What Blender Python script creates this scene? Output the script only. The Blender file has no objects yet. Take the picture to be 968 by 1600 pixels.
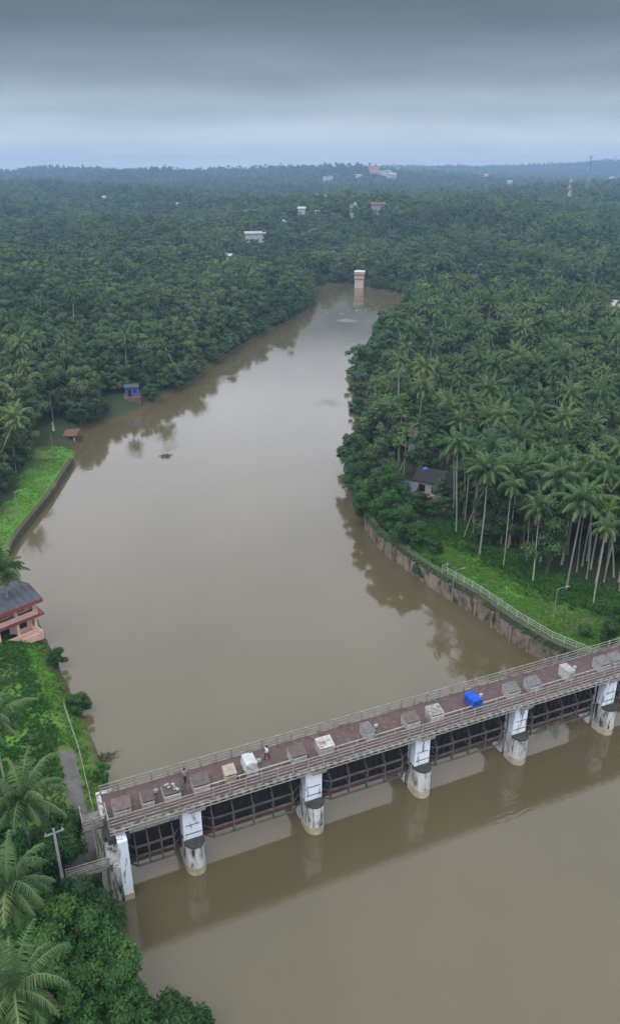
import bpy, bmesh, math, random
import numpy as np
from mathutils import Vector, Matrix, Euler

random.seed(11)
rng = np.random.default_rng(11)
R = math.radians
scene = bpy.context.scene
col = scene.collection

# ------------------------------------------------------------------ camera
PITCH, CAM_H, FPX = R(24.0), 60.0, 1200.0        # metres above the water, focal length in photo pixels
cam_d = bpy.data.cameras.new('camera')
cam = bpy.data.objects.new('camera', cam_d); col.objects.link(cam)
cam.location = (0, 0, CAM_H); cam.rotation_euler = (R(90) - PITCH, 0, 0)
cam_d.sensor_fit = 'VERTICAL'; cam_d.sensor_height = 36.0; cam_d.lens = 36.0 * FPX / 1600.0
cam_d.clip_start = 0.5; cam_d.clip_end = 30000
scene.camera = cam

# ------------------------------------------------------------------ sky and sun (overcast)
SUN_EL, SUN_ROT = R(58), R(200)
w = bpy.data.worlds.new('World'); scene.world = w; w.use_nodes = True
nt = w.node_tree; nt.nodes.clear(); N = nt.nodes.new; L = nt.links.new
out = N('ShaderNodeOutputWorld')
sky = N('ShaderNodeTexSky'); sky.sky_type = 'NISHITA'; sky.sun_disc = False
sky.sun_elevation = SUN_EL; sky.sun_rotation = SUN_ROT; sky.dust_density = 3.0
bg1 = N('ShaderNodeBackground'); bg1.inputs[1].default_value = 0.10; L(sky.outputs[0], bg1.inputs[0])
tc = N('ShaderNodeTexCoord'); sep = N('ShaderNodeSeparateXYZ'); L(tc.outputs['Generated'], sep.inputs[0])
mp = N('ShaderNodeMapping'); mp.inputs['Scale'].default_value = (2.4, 2.4, 9.0); L(tc.outputs['Generated'], mp.inputs[0])
ns = N('ShaderNodeTexNoise'); ns.inputs['Scale'].default_value = 1.6; ns.inputs['Detail'].default_value = 6; ns.inputs['Roughness'].default_value = 0.55
L(mp.outputs[0], ns.inputs['Vector'])
# the cloud deck: elevation shifted a little by the cloud noise
ma = N('ShaderNodeMath'); ma.operation = 'MULTIPLY_ADD'; L(ns.outputs['Fac'], ma.inputs[0]); ma.inputs[1].default_value = 0.026; ma.inputs[2].default_value = -0.013
ad = N('ShaderNodeMath'); ad.operation = 'ADD'; L(sep.outputs['Z'], ad.inputs[0]); L(ma.outputs[0], ad.inputs[1])
cr = N('ShaderNodeValToRGB'); cr.color_ramp.interpolation = 'EASE'
def lin(r, g, b): return tuple(((c / 255 + 0.055) / 1.055) ** 2.4 if c > 10 else c / 255 / 12.92 for c in (r, g, b))
stops = [(0.0, (0.96, 0.98, 0.96)), (0.03, (0.72, 0.79, 0.82)), (0.065, (0.46, 0.54, 0.59)), (0.105, (0.26, 0.315, 0.35)),
         (0.15, (0.14, 0.175, 0.195)), (0.181, (0.125, 0.15, 0.17)), (0.225, (1.15, 1.20, 1.32)), (0.29, (1.75, 1.80, 2.02)), (1.0, (1.40, 1.43, 1.52))]
while len(cr.color_ramp.elements) < len(stops): cr.color_ramp.elements.new(0.5)
for e, (p_, c_) in zip(cr.color_ramp.elements, stops): e.position = p_; e.color = (*c_, 1)
L(ad.outputs[0], cr.inputs[0])
ns2 = N('ShaderNodeTexNoise'); ns2.inputs['Scale'].default_value = 3.0; ns2.inputs['Detail'].default_value = 5
mp2 = N('ShaderNodeMapping'); mp2.inputs['Scale'].default_value = (2.2, 2.2, 16.0); mp2.inputs['Location'].default_value = (3.1, 1.7, 0.4)
L(tc.outputs['Generated'], mp2.inputs[0]); L(mp2.outputs[0], ns2.inputs['Vector'])
mr = N('ShaderNodeMapRange'); mr.inputs[1].default_value = 0.3; mr.inputs[2].default_value = 0.7; mr.inputs[3].default_value = 0.93; mr.inputs[4].default_value = 1.06
L(ns2.outputs['Fac'], mr.inputs[0])
vm = N('ShaderNodeVectorMath'); vm.operation = 'SCALE'; L(cr.outputs[0], vm.inputs[0]); L(mr.outputs[0], vm.inputs['Scale'])
bg2 = N('ShaderNodeBackground'); bg2.inputs[1].default_value = 1.0; L(vm.outputs[0], bg2.inputs[0])
mx = N('ShaderNodeMixShader'); mx.inputs[0].default_value = 0.96; L(bg1.outputs[0], mx.inputs[1]); L(bg2.outputs[0], mx.inputs[2])
L(mx.outputs[0], out.inputs[0])

sd = bpy.data.lights.new('sun', 'SUN'); sd.energy = 1.5; sd.angle = R(25); sd.color = (1.0, 0.97, 0.92)
so = bpy.data.objects.new('sun', sd); col.objects.link(so)
so.rotation_euler = (R(90) - SUN_EL, 0, R(180) - SUN_ROT)
so.location = (0, -100, 300)
scene.view_settings.view_transform = 'Standard'; scene.view_settings.look = 'None'
scene.view_settings.exposure = 0.0; scene.view_settings.gamma = 1.0; scene.view_settings.use_curve_mapping = False
scene.cycles.use_denoising = True
scene.cycles.max_bounces = 6; scene.cycles.diffuse_bounces = 3; scene.cycles.glossy_bounces = 3
scene.cycles.transmission_bounces = 2; scene.cycles.volume_bounces = 1
scene.cycles.use_light_tree = False

# ------------------------------------------------------------------ helpers
SP, CP = math.sin(PITCH), math.cos(PITCH)
def ray(px, py):
    u, v = (px - 484) / FPX, (py - 800) / FPX
    return Vector((u, CP - v * SP, -SP - v * CP))
def G(px, py, z=0.0):                      # where a line of sight meets the level z (used for surveying the place)
    d = ray(px, py); t = (z - CAM_H) / d.z
    return Vector((d.x * t, d.y * t, z))
def proj(x, y, z):
    z = z - CAM_H
    dep = y * CP - z * SP; up = y * SP + z * CP
    return 484 + FPX * x / dep, 800 - FPX * up / dep, dep

class MB:
    def __init__(s): s.v = []; s.f = []; s.m = []
    def add(s, vs, fs, mi=0):
        b = len(s.v); s.v += [tuple(q) for q in vs]; s.f += [tuple(i + b for i in f) for f in fs]; s.m += [mi] * len(fs)
        return s
    def box(s, c, d, rz=0.0, mi=0, top=None):
        hx, hy, hz = d[0] / 2, d[1] / 2, d[2] / 2; cz, sz = math.cos(rz), math.sin(rz); vs = []
        for k in (-1, 1):
            tx, ty = (top if (top and k == 1) else (1, 1))
            for a, b in ((-1, -1), (1, -1), (1, 1), (-1, 1)):
                x, y = a * hx * tx, b * hy * ty
                vs.append((c[0] + x * cz - y * sz, c[1] + x * sz + y * cz, c[2] + k * hz))
        return s.add(vs, [(3, 2, 1, 0), (4, 5, 6, 7), (0, 1, 5, 4), (1, 2, 6, 5), (2, 3, 7, 6), (3, 0, 4, 7)], mi)
    def tube(s, p, q, r, n=6, r2=None, mi=0):
        p, q = Vector(p), Vector(q); d = (q - p).normalized(); r2 = r if r2 is None else r2
        a = d.orthogonal().normalized(); b = d.cross(a); vs = []
        for c, rr in ((p, r), (q, r2)):
            for k in range(n):
                t = 2 * math.pi * k / n; vs.append(c + a * rr * math.cos(t) + b * rr * math.sin(t))
        fs = [(k, (k + 1) % n, n + (k + 1) % n, n + k) for k in range(n)] + [tuple(range(n - 1, -1, -1)), tuple(range(n, 2 * n))]
        return s.add(vs, fs, mi)
    def path(s, pts, rad, n=6, mi=0):
        pts = [Vector(p) for p in pts]; vs = []; fs = []
        ref = Vector((1, 0, 0))
        for i, p in enumerate(pts):
            d = (pts[min(i + 1, len(pts) - 1)] - pts[max(i - 1, 0)]).normalized()
            a = (ref - d * ref.dot(d));  a = a.normalized() if a.length > .05 else d.orthogonal().normalized()
            b = d.cross(a); ref = a
            for k in range(n):
                t = 2 * math.pi * k / n; vs.append(p + (a * math.cos(t) + b * math.sin(t)) * rad[i])
        for i in range(len(pts) - 1):
            for k in range(n): fs.append((i * n + k, i * n + (k + 1) % n, (i + 1) * n + (k + 1) % n, (i + 1) * n + k))
        fs.append(tuple(range((len(pts) - 1) * n, len(pts) * n)))
        return s.add(vs, fs, mi)
    def prism(s, poly, z0, z1, mi=0):
        n = len(poly); vs = [(x, y, z0) for x, y in poly] + [(x, y, z1) for x, y in poly]
        return s.add(vs, [tuple(range(n - 1, -1, -1)), tuple(range(n, 2 * n))] + [(k, (k + 1) % n, n + (k + 1) % n, n + k) for k in range(n)], mi)
    def mesh(s, name, mats, smooth=False):
        me = bpy.data.meshes.new(name); me.from_pydata(s.v, [], s.f)
        for m in (mats if isinstance(mats, (list, tuple)) else [mats]): me.materials.append(m)
        if any(s.m): me.polygons.foreach_set('material_index', s.m)
        if smooth: me.polygons.foreach_set('use_smooth', [True] * len(s.f))
        me.update(); return me
    def build(s, name, mats, parent=None, loc=(0, 0, 0), rz=0, smooth=False, bevel=0):
        o = link(name, s.mesh(name, mats, smooth), parent, loc, rz)
        if bevel:
            m = o.modifiers.new('bevel', 'BEVEL'); m.width = bevel; m.segments = 1; m.limit_method = 'ANGLE'
        return o
def link(name, data, parent=None, loc=(0, 0, 0), rz=0):
    o = bpy.data.objects.new(name, data); col.objects.link(o); o.parent = parent
    o.location = loc; o.rotation_euler = (0, 0, rz); return o
def tag(o, label=None, cat=None, group=None, kind=None):
    if label: o['label'] = label
    if cat: o['category'] = cat
    if group: o['group'] = group
    if kind: o['kind'] = kind
    return o
def thing(name, label, cat, loc=(0, 0, 0), rz=0, group=None):
    return tag(link(name, None, None, loc, rz), label, cat, group)

# ------------------------------------------------------------------ materials
MATS = {}
def mat(name, c, c2=None, scale=1.5, rough=0.85, bump=0.0, detail=5, stretch=(1, 1, 1), lo=0.35, hi=0.65, c3=None, scale3=0.4, lo3=.55, hi3=.7,
        metal=0.0, rnd=0.0, spec=0.3):
    m = bpy.data.materials.new(name); m.use_nodes = True; MATS[name] = m
    t = m.node_tree; b = t.nodes['Principled BSDF']; n = t.nodes.new; l = t.links.new
    b.inputs['Roughness'].default_value = rough; b.inputs['Metallic'].default_value = metal
    b.inputs['Specular IOR Level'].default_value = spec
    g = n('ShaderNodeNewGeometry'); q = n('ShaderNodeMapping'); q.inputs['Scale'].default_value = stretch; l(g.outputs['Position'], q.inputs[0])
    def noise(sc, off):
        x = n('ShaderNodeTexNoise'); x.inputs['Scale'].default_value = sc; x.inputs['Detail'].default_value = detail; x.inputs['Roughness'].default_value = .62
        l(q.outputs[0], x.inputs['Vector']); return x
    col_out = None
    if c2 is None: c2 = tuple(k * .75 for k in c)
    x = noise(scale, 0); r = n('ShaderNodeMapRange'); r.inputs[1].default_value = lo; r.inputs[2].default_value = hi; l(x.outputs['Fac'], r.inputs[0])
    mixn = n('ShaderNodeMix'); mixn.data_type = 'RGBA'; l(r.outputs[0], mixn.inputs[0]); mixn.inputs[6].default_value = (*c, 1); mixn.inputs[7].default_value = (*c2, 1)
    col_out = mixn.outputs[2]
    if c3:
        x3 = noise(scale3, 7); r3 = n('ShaderNodeMapRange'); r3.inputs[1].default_value = lo3; r3.inputs[2].default_value = hi3; l(x3.outputs['Fac'], r3.inputs[0])
        m3 = n('ShaderNodeMix'); m3.data_type = 'RGBA'; l(r3.outputs[0], m3.inputs[0]); l(col_out, m3.inputs[6]); m3.inputs[7].default_value = (*c3, 1); col_out = m3.outputs[2]
    if rnd:
        oi = n('ShaderNodeObjectInfo'); rr = n('ShaderNodeMapRange'); rr.inputs[3].default_value = 1 - rnd; rr.inputs[4].default_value = 1 + rnd; l(oi.outputs['Random'], rr.inputs[0])
        vs = n('ShaderNodeVectorMath'); vs.operation = 'SCALE'; l(col_out, vs.inputs[0]); l(rr.outputs[0], vs.inputs['Scale']); col_out = vs.outputs[0]
    l(col_out, b.inputs['Base Color'])
    if bump:
        xb = noise(scale * 4, 3); bp = n('ShaderNodeBump'); bp.inputs['Strength'].default_value = bump; bp.inputs['Distance'].default_value = .05
        l(xb.outputs['Fac'], bp.inputs['Height']); l(bp.outputs[0], b.inputs['Normal'])
    return m

def foliage(name, c1, c2, c3, trans=0.25, obj_w=0.55):
    m = bpy.data.materials.new(name); m.use_nodes = True; MATS[name] = m
    t = m.node_tree; b = t.nodes['Principled BSDF']; n = t.nodes.new; l = t.links.new
    at = n('ShaderNodeAttribute'); at.attribute_name = 'rnd'
    oi = n('ShaderNodeObjectInfo')
    a = n('ShaderNodeMath'); a.operation = 'MULTIPLY'; a.inputs[1].default_value = 1 - obj_w; l(at.outputs['Fac'], a.inputs[0])
    a2 = n('ShaderNodeMath'); a2.operation = 'MULTIPLY_ADD'; a2.inputs[1].default_value = obj_w; l(oi.outputs['Random'], a2.inputs[0]); l(a.outputs[0], a2.inputs[2])
    cr_ = n('ShaderNodeValToRGB'); el = cr_.color_ramp.elements
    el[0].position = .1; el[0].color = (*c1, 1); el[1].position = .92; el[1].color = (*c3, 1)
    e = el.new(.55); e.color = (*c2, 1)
    nz_ = n('ShaderNodeTexNoise'); nz_.inputs['Scale'].default_value = .016; nz_.inputs['Detail'].default_value = 3; l(oi.outputs['Location'], nz_.inputs['Vector'])
    rr_ = n('ShaderNodeMapRange'); rr_.inputs[1].default_value = .3; rr_.inputs[2].default_value = .7; rr_.inputs[3].default_value = -.26; rr_.inputs[4].default_value = .26; l(nz_.outputs['Fac'], rr_.inputs[0])
    a3 = n('ShaderNodeMath'); a3.operation = 'ADD'; l(a2.outputs[0], a3.inputs[0]); l(rr_.outputs[0], a3.inputs[1])
    l((a3 if obj_w > 0 else a2).outputs[0], cr_.inputs[0]); l(cr_.outputs[0], b.inputs['Base Color'])
    b.inputs['Roughness'].default_value = .55; b.inputs['Specular IOR Level'].default_value = .25
    tr = n('ShaderNodeBsdfTranslucent'); l(cr_.outputs[0], tr.inputs[0]); ms = n('ShaderNodeMixShader'); ms.inputs[0].default_value = trans
    o = t.nodes['Material Output']; l(b.outputs[0], ms.inputs[1]); l(tr.outputs[0], ms.inputs[2]); l(ms.outputs[0], o.inputs[0])
    return m

M_LEAF = foliage('broad_leaf', (.028, .068, .027), (.072, .142, .050), (.165, .245, .078))
M_OLIVE = foliage('olive_leaf', (.036, .068, .028), (.080, .132, .048), (.160, .212, .076))
M_SMALL = foliage('shore_leaf', (.024, .070, .018), (.048, .125, .026), (.095, .200, .040))
M_DRY = foliage('dry_frond', (.11, .09, .05), (.15, .12, .065), (.19, .15, .085))
M_PALM = foliage('palm_leaf', (.052, .112, .044), (.098, .172, .062), (.172, .240, .088))
M_ARECA = foliage('areca_leaf', (.050, .110, .030), (.080, .160, .040), (.140, .210, .045))
M_BUSH = foliage('bush_leaf', (.030, .085, .020), (.050, .140, .027), (.080, .195, .036))
M_GRASS = foliage('grass_blade', (.070, .175, .026), (.105, .250, .036), (.165, .310, .055), obj_w=0.0)
M_TRUNK = mat('palm_bark', (.36, .35, .30), (.23, .22, .185), 3, .9, .3, stretch=(1, 1, 3), rnd=.25)
M_BARK = mat('tree_bark', (.11, .09, .07), (.06, .05, .04), 3, .9, .3)
M_DECK = mat('red_deck_concrete', (.118, .074, .069), (.080, .056, .054), .9, .8, .25, c3=(.15, .12, .112), scale3=2.2)
M_CONC = mat('weathered_concrete', (.36, .34, .31), (.20, .19, .175), 1.6, .9, .3, c3=(.10, .095, .085), scale3=.9)
M_SLAB = mat('deck_edge_concrete', (.26, .245, .23), (.13, .12, .112), 1.2, .9, .3, c3=(.08, .075, .07), scale3=1.2)
M_PIERW = mat('pale_blue_pier_paint', (.76, .83, .92), (.66, .73, .84), .8, .7, .1, stretch=(1, 1, .16), c3=(.07, .07, .075), scale3=2.6, lo3=.54, hi3=.68)
M_PIERC = mat('stained_pier_concrete', (.62, .63, .63), (.42, .42, .41), 1.1, .9, .3, stretch=(1, 1, .20), c3=(.04, .04, .038), scale3=2.0, lo3=.48, hi3=.62)
M_SILT = mat('silt_stain', (.46, .42, .32), (.32, .28, .20), 1.5, .9, .2)
M_MOSS = mat('black_moss', (.035, .036, .034), (.065, .064, .058), 2.0, .95, .4)
M_STEEL = mat('dark_gate_steel', (.028, .026, .026), (.018, .017, .018), 1.4, .7, .1, c3=(.06, .03, .025), scale3=.9, lo3=.6, hi3=.75)
M_RUST = mat('rusty_sill_plate', (.15, .062, .045), (.075, .04, .034), 1.6, .8, .2)
M_BAR = mat('gate_bar_steel', (.135, .122, .112), (.075, .066, .06), 1.6, .7, .1, rnd=.15)
M_RAIL = mat('dull_cream_rail_paint', (.32, .305, .275), (.20, .19, .17), 1.8, .65, .05, rnd=.12)
M_RAILW = mat('pale_rail_paint', (.40, .42, .40), (.28, .30, .28), 2.0, .6, .05, rnd=.1)
M_HOOD = mat('hoist_hood_sheet', (.135, .10, .098), (.085, .07, .07), 2.2, .75, .1, rnd=.25)
M_WHITE = mat('dirty_white_paint', (.42, .41, .385), (.29, .28, .26), 2.2, .75, .1, c3=(.20, .19, .175), scale3=1.6, rnd=.15)
M_GEAR = mat('gear_grey', (.16, .16, .16), (.09, .09, .09), 3, .55, .1)
M_BLUE = mat('blue_tarpaulin', (.012, .10, .58), (.006, .05, .34), 2.6, .75, .9)
M_TARPW = mat('white_tarpaulin', (.50, .51, .52), (.36, .37, .38), 2.2, .55, .5)
M_BEIGE = mat('beige_sheet_cover', (.36, .32, .26), (.24, .21, .17), 2.0, .8, .4)
M_RWALL = mat('stained_retaining_wall', (.27, .215, .165), (.165, .130, .100), .8, .92, .5, stretch=(1, 1, .6), c3=(.050, .045, .038), scale3=.75, lo3=.48, hi3=.64)
M_COPE = mat('mossy_coping', (.095, .085, .065), (.055, .075, .03), .9, .95, .4, c3=(.16, .14, .11), scale3=1.1)
M_EARTHW = mat('dark_earth_wall', (.085, .07, .05), (.05, .055, .03), .6, .95, .5, c3=(.15, .11, .08), scale3=.4)
M_UPPER = mat('black_stained_masonry', (.075, .068, .055), (.040, .042, .034), .7, .95, .5, stretch=(1, 1, .5), c3=(.20, .165, .13), scale3=.9, lo3=.56, hi3=.66)
M_PINK = mat('salmon_house_paint', (.68, .45, .37), (.56, .37, .30), 1.2, .85, .1)
M_TERRA = mat('maroon_fascia_paint', (.26, .075, .065), (.19, .06, .055), 1.5, .8, .1)
M_ROOFG = mat('blue_grey_roof_sheet', (.09, .095, .12), (.055, .06, .08), 1.3, .65, .2, stretch=(1, 1, 1))
M_DARK = mat('dark_opening', (.02, .018, .018), (.012, .012, .012), 2, .6)
M_GLASS = mat('window_glass', (.03, .035, .04), (.02, .022, .025), 2, .12, spec=.6)
M_FARW = mat('far_white_wall', (.52, .52, .51), (.38, .38, .37), .2, .8, rnd=.1)
M_FARP = mat('far_pink_wall', (.56, .27, .25), (.48, .24, .22), .2, .8)
M_FARC = mat('far_teal_wall', (.22, .46, .50), (.18, .40, .44), .2, .8)
M_TILE = mat('clay_tile_roof', (.20, .10, .075), (.13, .075, .06), .9, .85, rnd=.2)
M_TIN = mat('pale_tin_roof', (.40, .41, .42), (.27, .28, .29), .8, .5, rnd=.2)
M_ORANGE = mat('ochre_band_paint', (.36, .19, .10), (.28, .15, .085), .6, .8)
M_TOWER = mat('tower_cream', (.56, .46, .36), (.42, .34, .27), .6, .85)
M_BROWN = mat('laterite_earth', (.185, .105, .070), (.115, .070, .050), .7, .95, .4)
M_POLE = mat('pole_concrete', (.38, .38, .37), (.26, .26, .25), 2, .8, .1)
M_GALV = mat('galvanised_steel', (.30, .32, .31), (.22, .23, .23), 2, .5)
M_BLUEH = mat('blue_hut_sheet', (.085, .12, .40), (.06, .085, .28), .9, .6, .2)
M_WOOD = mat('dead_wood', (.15, .11, .08), (.08, .06, .045), 2, .9, .3)
M_FOAM = mat('river_foam', (.52, .50, .46), (.42, .40, .36), 1.2, .6)
M_SKIN = mat('brown_skin', (.20, .11, .07), (.17, .095, .06), 4, .6)
M_SHIRT = mat('pale_shirt', (.62, .62, .62), (.52, .52, .52), 6, .85)
M_SHIRT2 = mat('grey_shirt', (.25, .26, .27), (.19, .2, .21), 6, .85)
M_TROUS = mat('dark_trousers', (.035, .035, .045), (.025, .025, .03), 6, .85)
M_HAIR = mat('black_hair', (.012, .011, .01), (.02, .018, .016), 8, .5)
M_PATH = mat('grey_path', (.155, .150, .140), (.105, .10, .09), 1.0, .95, .3, c3=(.07, .09, .04), scale3=.5)

# ground: forest floor, lawns and worn earth by a mask stored on the mesh
def ground_material():
    m = bpy.data.materials.new('ground_cover'); m.use_nodes = True; t = m.node_tree; n = t.nodes.new; l = t.links.new
    b = t.nodes['Principled BSDF']; b.inputs['Roughness'].default_value = .95; b.inputs['Specular IOR Level'].default_value = .1
    g = n('ShaderNodeNewGeometry')
    def noise(sc, d=6):
        x = n('ShaderNodeTexNoise'); x.inputs['Scale'].default_value = sc; x.inputs['Detail'].default_value = d; x.inputs['Roughness'].default_value = .6; l(g.outputs['Position'], x.inputs['Vector']); return x
    def mix(f, a, bb):
        x = n('ShaderNodeMix'); x.data_type = 'RGBA'
        l(f, x.inputs[0])
        for i, c in ((6, a), (7, bb)):
            if isinstance(c, tuple): x.inputs[i].default_value = (*c, 1)
            else: l(c, x.inputs[i])
        return x.outputs[2]
    def rng_(x, a, bb):
        r = n('ShaderNodeMapRange'); r.inputs[1].default_value = a; r.inputs[2].default_value = bb; l(x, r.inputs[0]); return r.outputs[0]
    forest = mix(rng_(noise(.25).outputs['Fac'], .35, .65), (.030, .060, .022), (.050, .050, .028))
    lawn = mix(rng_(noise(.35).outputs['Fac'], .35, .65), (.080, .205, .030), (.110, .230, .042))
    lawn = mix(rng_(noise(.11).outputs['Fac'], .50, .66), lawn, (.12, .13, .055))
    earth = mix(rng_(noise(.5).outputs['Fac'], .35, .65), (.15, .10, .065), (.09, .07, .045))
    al = n('ShaderNodeAttribute'); al.attribute_name = 'lawn'
    ae = n('ShaderNodeAttribute'); ae.attribute_name = 'earth'
    c = mix(al.outputs['Fac'], forest, lawn); c = mix(ae.outputs['Fac'], c, earth)
    l(c, b.inputs['Base Color'])
    bp = n('ShaderNodeBump'); bp.inputs['Strength'].default_value = .6; bp.inputs['Distance'].default_value = .3; l(noise(1.6).outputs['Fac'], bp.inputs['Height']); l(bp.outputs[0], b.inputs['Normal'])
    return m

def water_material():
    m = bpy.data.materials.new('muddy_water'); m.use_nodes = True; t = m.node_tree; n = t.nodes.new; l = t.links.new
    b = t.nodes['Principled BSDF']
    g = n('ShaderNodeNewGeometry')
    def noise(sc, d=4, st=(1, 1, 1), rz=0):
        q = n('ShaderNodeMapping'); q.inputs['Scale'].default_value = st; q.inputs['Rotation'].default_value = (0, 0, rz); l(g.outputs['Position'], q.inputs[0])
        x = n('ShaderNodeTexNoise'); x.inputs['Scale'].default_value = sc; x.inputs['Detail'].default_value = d; x.inputs['Roughness'].default_value = .55; l(q.outputs[0], x.inputs['Vector']); return x
    mx_ = n('ShaderNodeMix'); mx_.data_type = 'RGBA'; r = n('ShaderNodeMapRange'); r.inputs[1].default_value = .35; r.inputs[2].default_value = .65
    l(noise(.05, 6, (1, .35, 1), .2).outputs['Fac'], r.inputs[0]); l(r.outputs[0], mx_.inputs[0])
    mx_.inputs[6].default_value = (.088, .074, .039, 1); mx_.inputs[7].default_value = (.106, .089, .049, 1)
    l(mx_.outputs[2], b.inputs['Base Color'])
    b.inputs['IOR'].default_value = 1.60
    b.inputs['Specular IOR Level'].default_value = .5
    rr = n('ShaderNodeMapRange'); rr.inputs[1].default_value = .35; rr.inputs[2].default_value = .7; rr.inputs[3].default_value = .045; rr.inputs[4].default_value = .12
    l(noise(.05, 4, (1, .4, 1), .3).outputs['Fac'], rr.inputs[0]); l(rr.outputs[0], b.inputs['Roughness'])
    b1 = n('ShaderNodeBump'); b1.inputs['Strength'].default_value = .08; b1.inputs['Distance'].default_value = .25; l(noise(.55, 3, (1, .55, 1), .25).outputs['Fac'], b1.inputs['Height'])
    b2 = n('ShaderNodeBump'); b2.inputs['Strength'].default_value = .05; b2.inputs['Distance'].default_value = .06; l(noise(2.6, 3, (1, .6, 1), -.2).outputs['Fac'], b2.inputs['Height'])
    # patches of wind ripple
    pr_ = n('ShaderNodeMapRange'); pr_.inputs[1].default_value = .60; pr_.inputs[2].default_value = .72; l(noise(.045, 3, (1, 1, 1), .8).outputs['Fac'], pr_.inputs[0])
    wv = n('ShaderNodeTexWave'); wv.inputs['Scale'].default_value = .55; wv.inputs['Distortion'].default_value = 5; wv.inputs['Detail'].default_value = 2
    wq = n('ShaderNodeMapping'); wq.inputs['Rotation'].default_value = (0, 0, 1.15); l(g.outputs['Position'], wq.inputs[0]); l(wq.outputs[0], wv.inputs['Vector'])
    mu = n('ShaderNodeMath'); mu.operation = 'MULTIPLY'; l(pr_.outputs[0], mu.inputs[0]); l(wv.outputs['Fac'], mu.inputs[1])
    b3 = n('ShaderNodeBump'); b3.inputs['Strength'].default_value = .16; b3.inputs['Distance'].default_value = .08; l(mu.outputs[0], b3.inputs['Height'])
    l(b1.outputs[0], b2.inputs['Normal']); l(b2.outputs[0], b3.inputs['Normal']); l(b3.outputs[0], b.inputs['Normal'])
    return m

# ------------------------------------------------------------------ the lie of the land
left_px = [(195, 1440), (163, 1395), (150, 1300), (172, 1240), (158, 1190), (125, 1110), (100, 1060), (66, 985), (40, 925), (12, 870), (30, 840),
           (75, 785), (113, 725), (122, 690), (133, 668), (190, 652), (245, 628), (300, 598), (345, 562), (420, 518), (480, 488), (492, 470), (490, 447)]
right_px = [(855, 1035), (800, 1000), (745, 960), (695, 930), (650, 900), (615, 873), (590, 852), (570, 822), (545, 790), (541, 748), (545, 715), (572, 690), (580, 640), (588, 595), (576, 572), (574, 552),
            (606, 535), (624, 505), (638, 482)]
LEFT = [Vector((-6, -150)), Vector((-7, 12)), Vector((-9.5, 33)), Vector((-14, 42))] + [G(*p).xy for p in left_px]
FAR = [G(545, 443).xy, G(561, 448).xy, G(612, 458).xy, Vector((70, 402)), Vector((110, 392)), Vector((300, 392)), Vector((300, 335)), Vector((150, 335)), Vector((78, 352))]
RIGHT = [Vector((66, -150)), Vector((62, 30)), Vector((55, 66)), Vector((48, 76)), Vector((44, 79.3)), Vector((36.5, 80.8))] + [G(*p).xy for p in right_px]
POLY = np.array([tuple(p) for p in LEFT + FAR + RIGHT[::-1]])
nL, nF, nR = len(LEFT), len(FAR), len(RIGHT)
WALLED = np.zeros(len(POLY), bool)
for k in range(len(POLY)):                     # edges with masonry: edge k joins k and k+1
    a, b = POLY[k], POLY[(k + 1) % len(POLY)]
    if k >= nL + nF and a[0] > 0 and 60 < a[1] < 131 and 60 < b[1] < 131: WALLED[k] = True
    if k < nL and 112 < a[1] < 172 and 112 < b[1] < 172: WALLED[k] = True

def river_d(x, y):                             # signed distance to the water's edge (land positive), nearest edge walled?
    x = np.asarray(x, float); y = np.asarray(y, float)
    best = np.full(x.shape, 1e9); wl = np.zeros(x.shape, bool); inside = np.zeros(x.shape, bool)
    n = len(POLY)
    for k in range(n):
        ax, ay = POLY[k]; bx, by = POLY[(k + 1) % n]
        dx, dy = bx - ax, by - ay; t = np.clip(((x - ax) * dx + (y - ay) * dy) / (dx * dx + dy * dy), 0, 1)
        d = np.hypot(x - ax - t * dx, y - ay - t * dy); m = d < best
        best = np.where(m, d, best); wl = np.where(m, WALLED[k], wl)
        c = ((ay > y) != (by > y)) & (x < (bx - ax) * (y - ay) / (by - ay + 1e-12) + ax); inside ^= c
    return np.where(inside, -best, best), wl

def sstep(a, b, x): t = np.clip((x - a) / (b - a), 0, 1); return t * t * (3 - 2 * t)
def height(x, y):
    x = np.asarray(x, float); y = np.asarray(y, float)
    d, wl = river_d(x, y)
    bank = np.where(wl, np.where(x < 0, 1.6, 3.45) * sstep(0.0, 0.65, d), 3.0 * (1 - np.exp(-np.maximum(d, 0) / 2.6)))
    bank = bank + 0.9 * sstep(6, 40, d)
    bank = np.where((x < 0) & (y < 100) & (d > 0), bank + 1.0 * sstep(1, 6, d), bank)
    land = bank + sstep(40, 260, d) * (8 + 8 * np.sin(x / 95 + .6) * np.cos(y / 130 + .4) + 3 * np.sin(x / 41 + y / 57))
    yy = y + .12 * x
    land = land + sstep(450, 1200, yy) * (5 + 6 * np.sin(x / 240 + 1.1) * np.sin(y / 310 + .3) + 3 * np.sin(x / 120 - y / 170))
    # long ridges
    crestL = np.exp(-((x + 330) / 760.) ** 4) * (33 + 5 * np.sin(x / 210) + 3 * np.sin(x / 83 + 1))
    land = land + crestL * np.exp(-((y - 2650) / 480.) ** 2)
    crestR = (sstep(-300, 700, x) * 42 + sstep(700, 1700, x) * 22 + 4 * np.sin(x / 260) + 3 * np.sin(x / 110 + 2)) * sstep(-700, 100, x)
    land = land + crestR * sstep(3300, 4300, y)
    land = land + 14 * sstep(2600, 5200, y) * sstep(200, -900, x)
    z = np.where(d > 0, land, np.maximum(-3.0, d * .7 - .05))
    return z
def hz(x, y): return float(height(np.array([x]), np.array([y]))[0])
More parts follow.
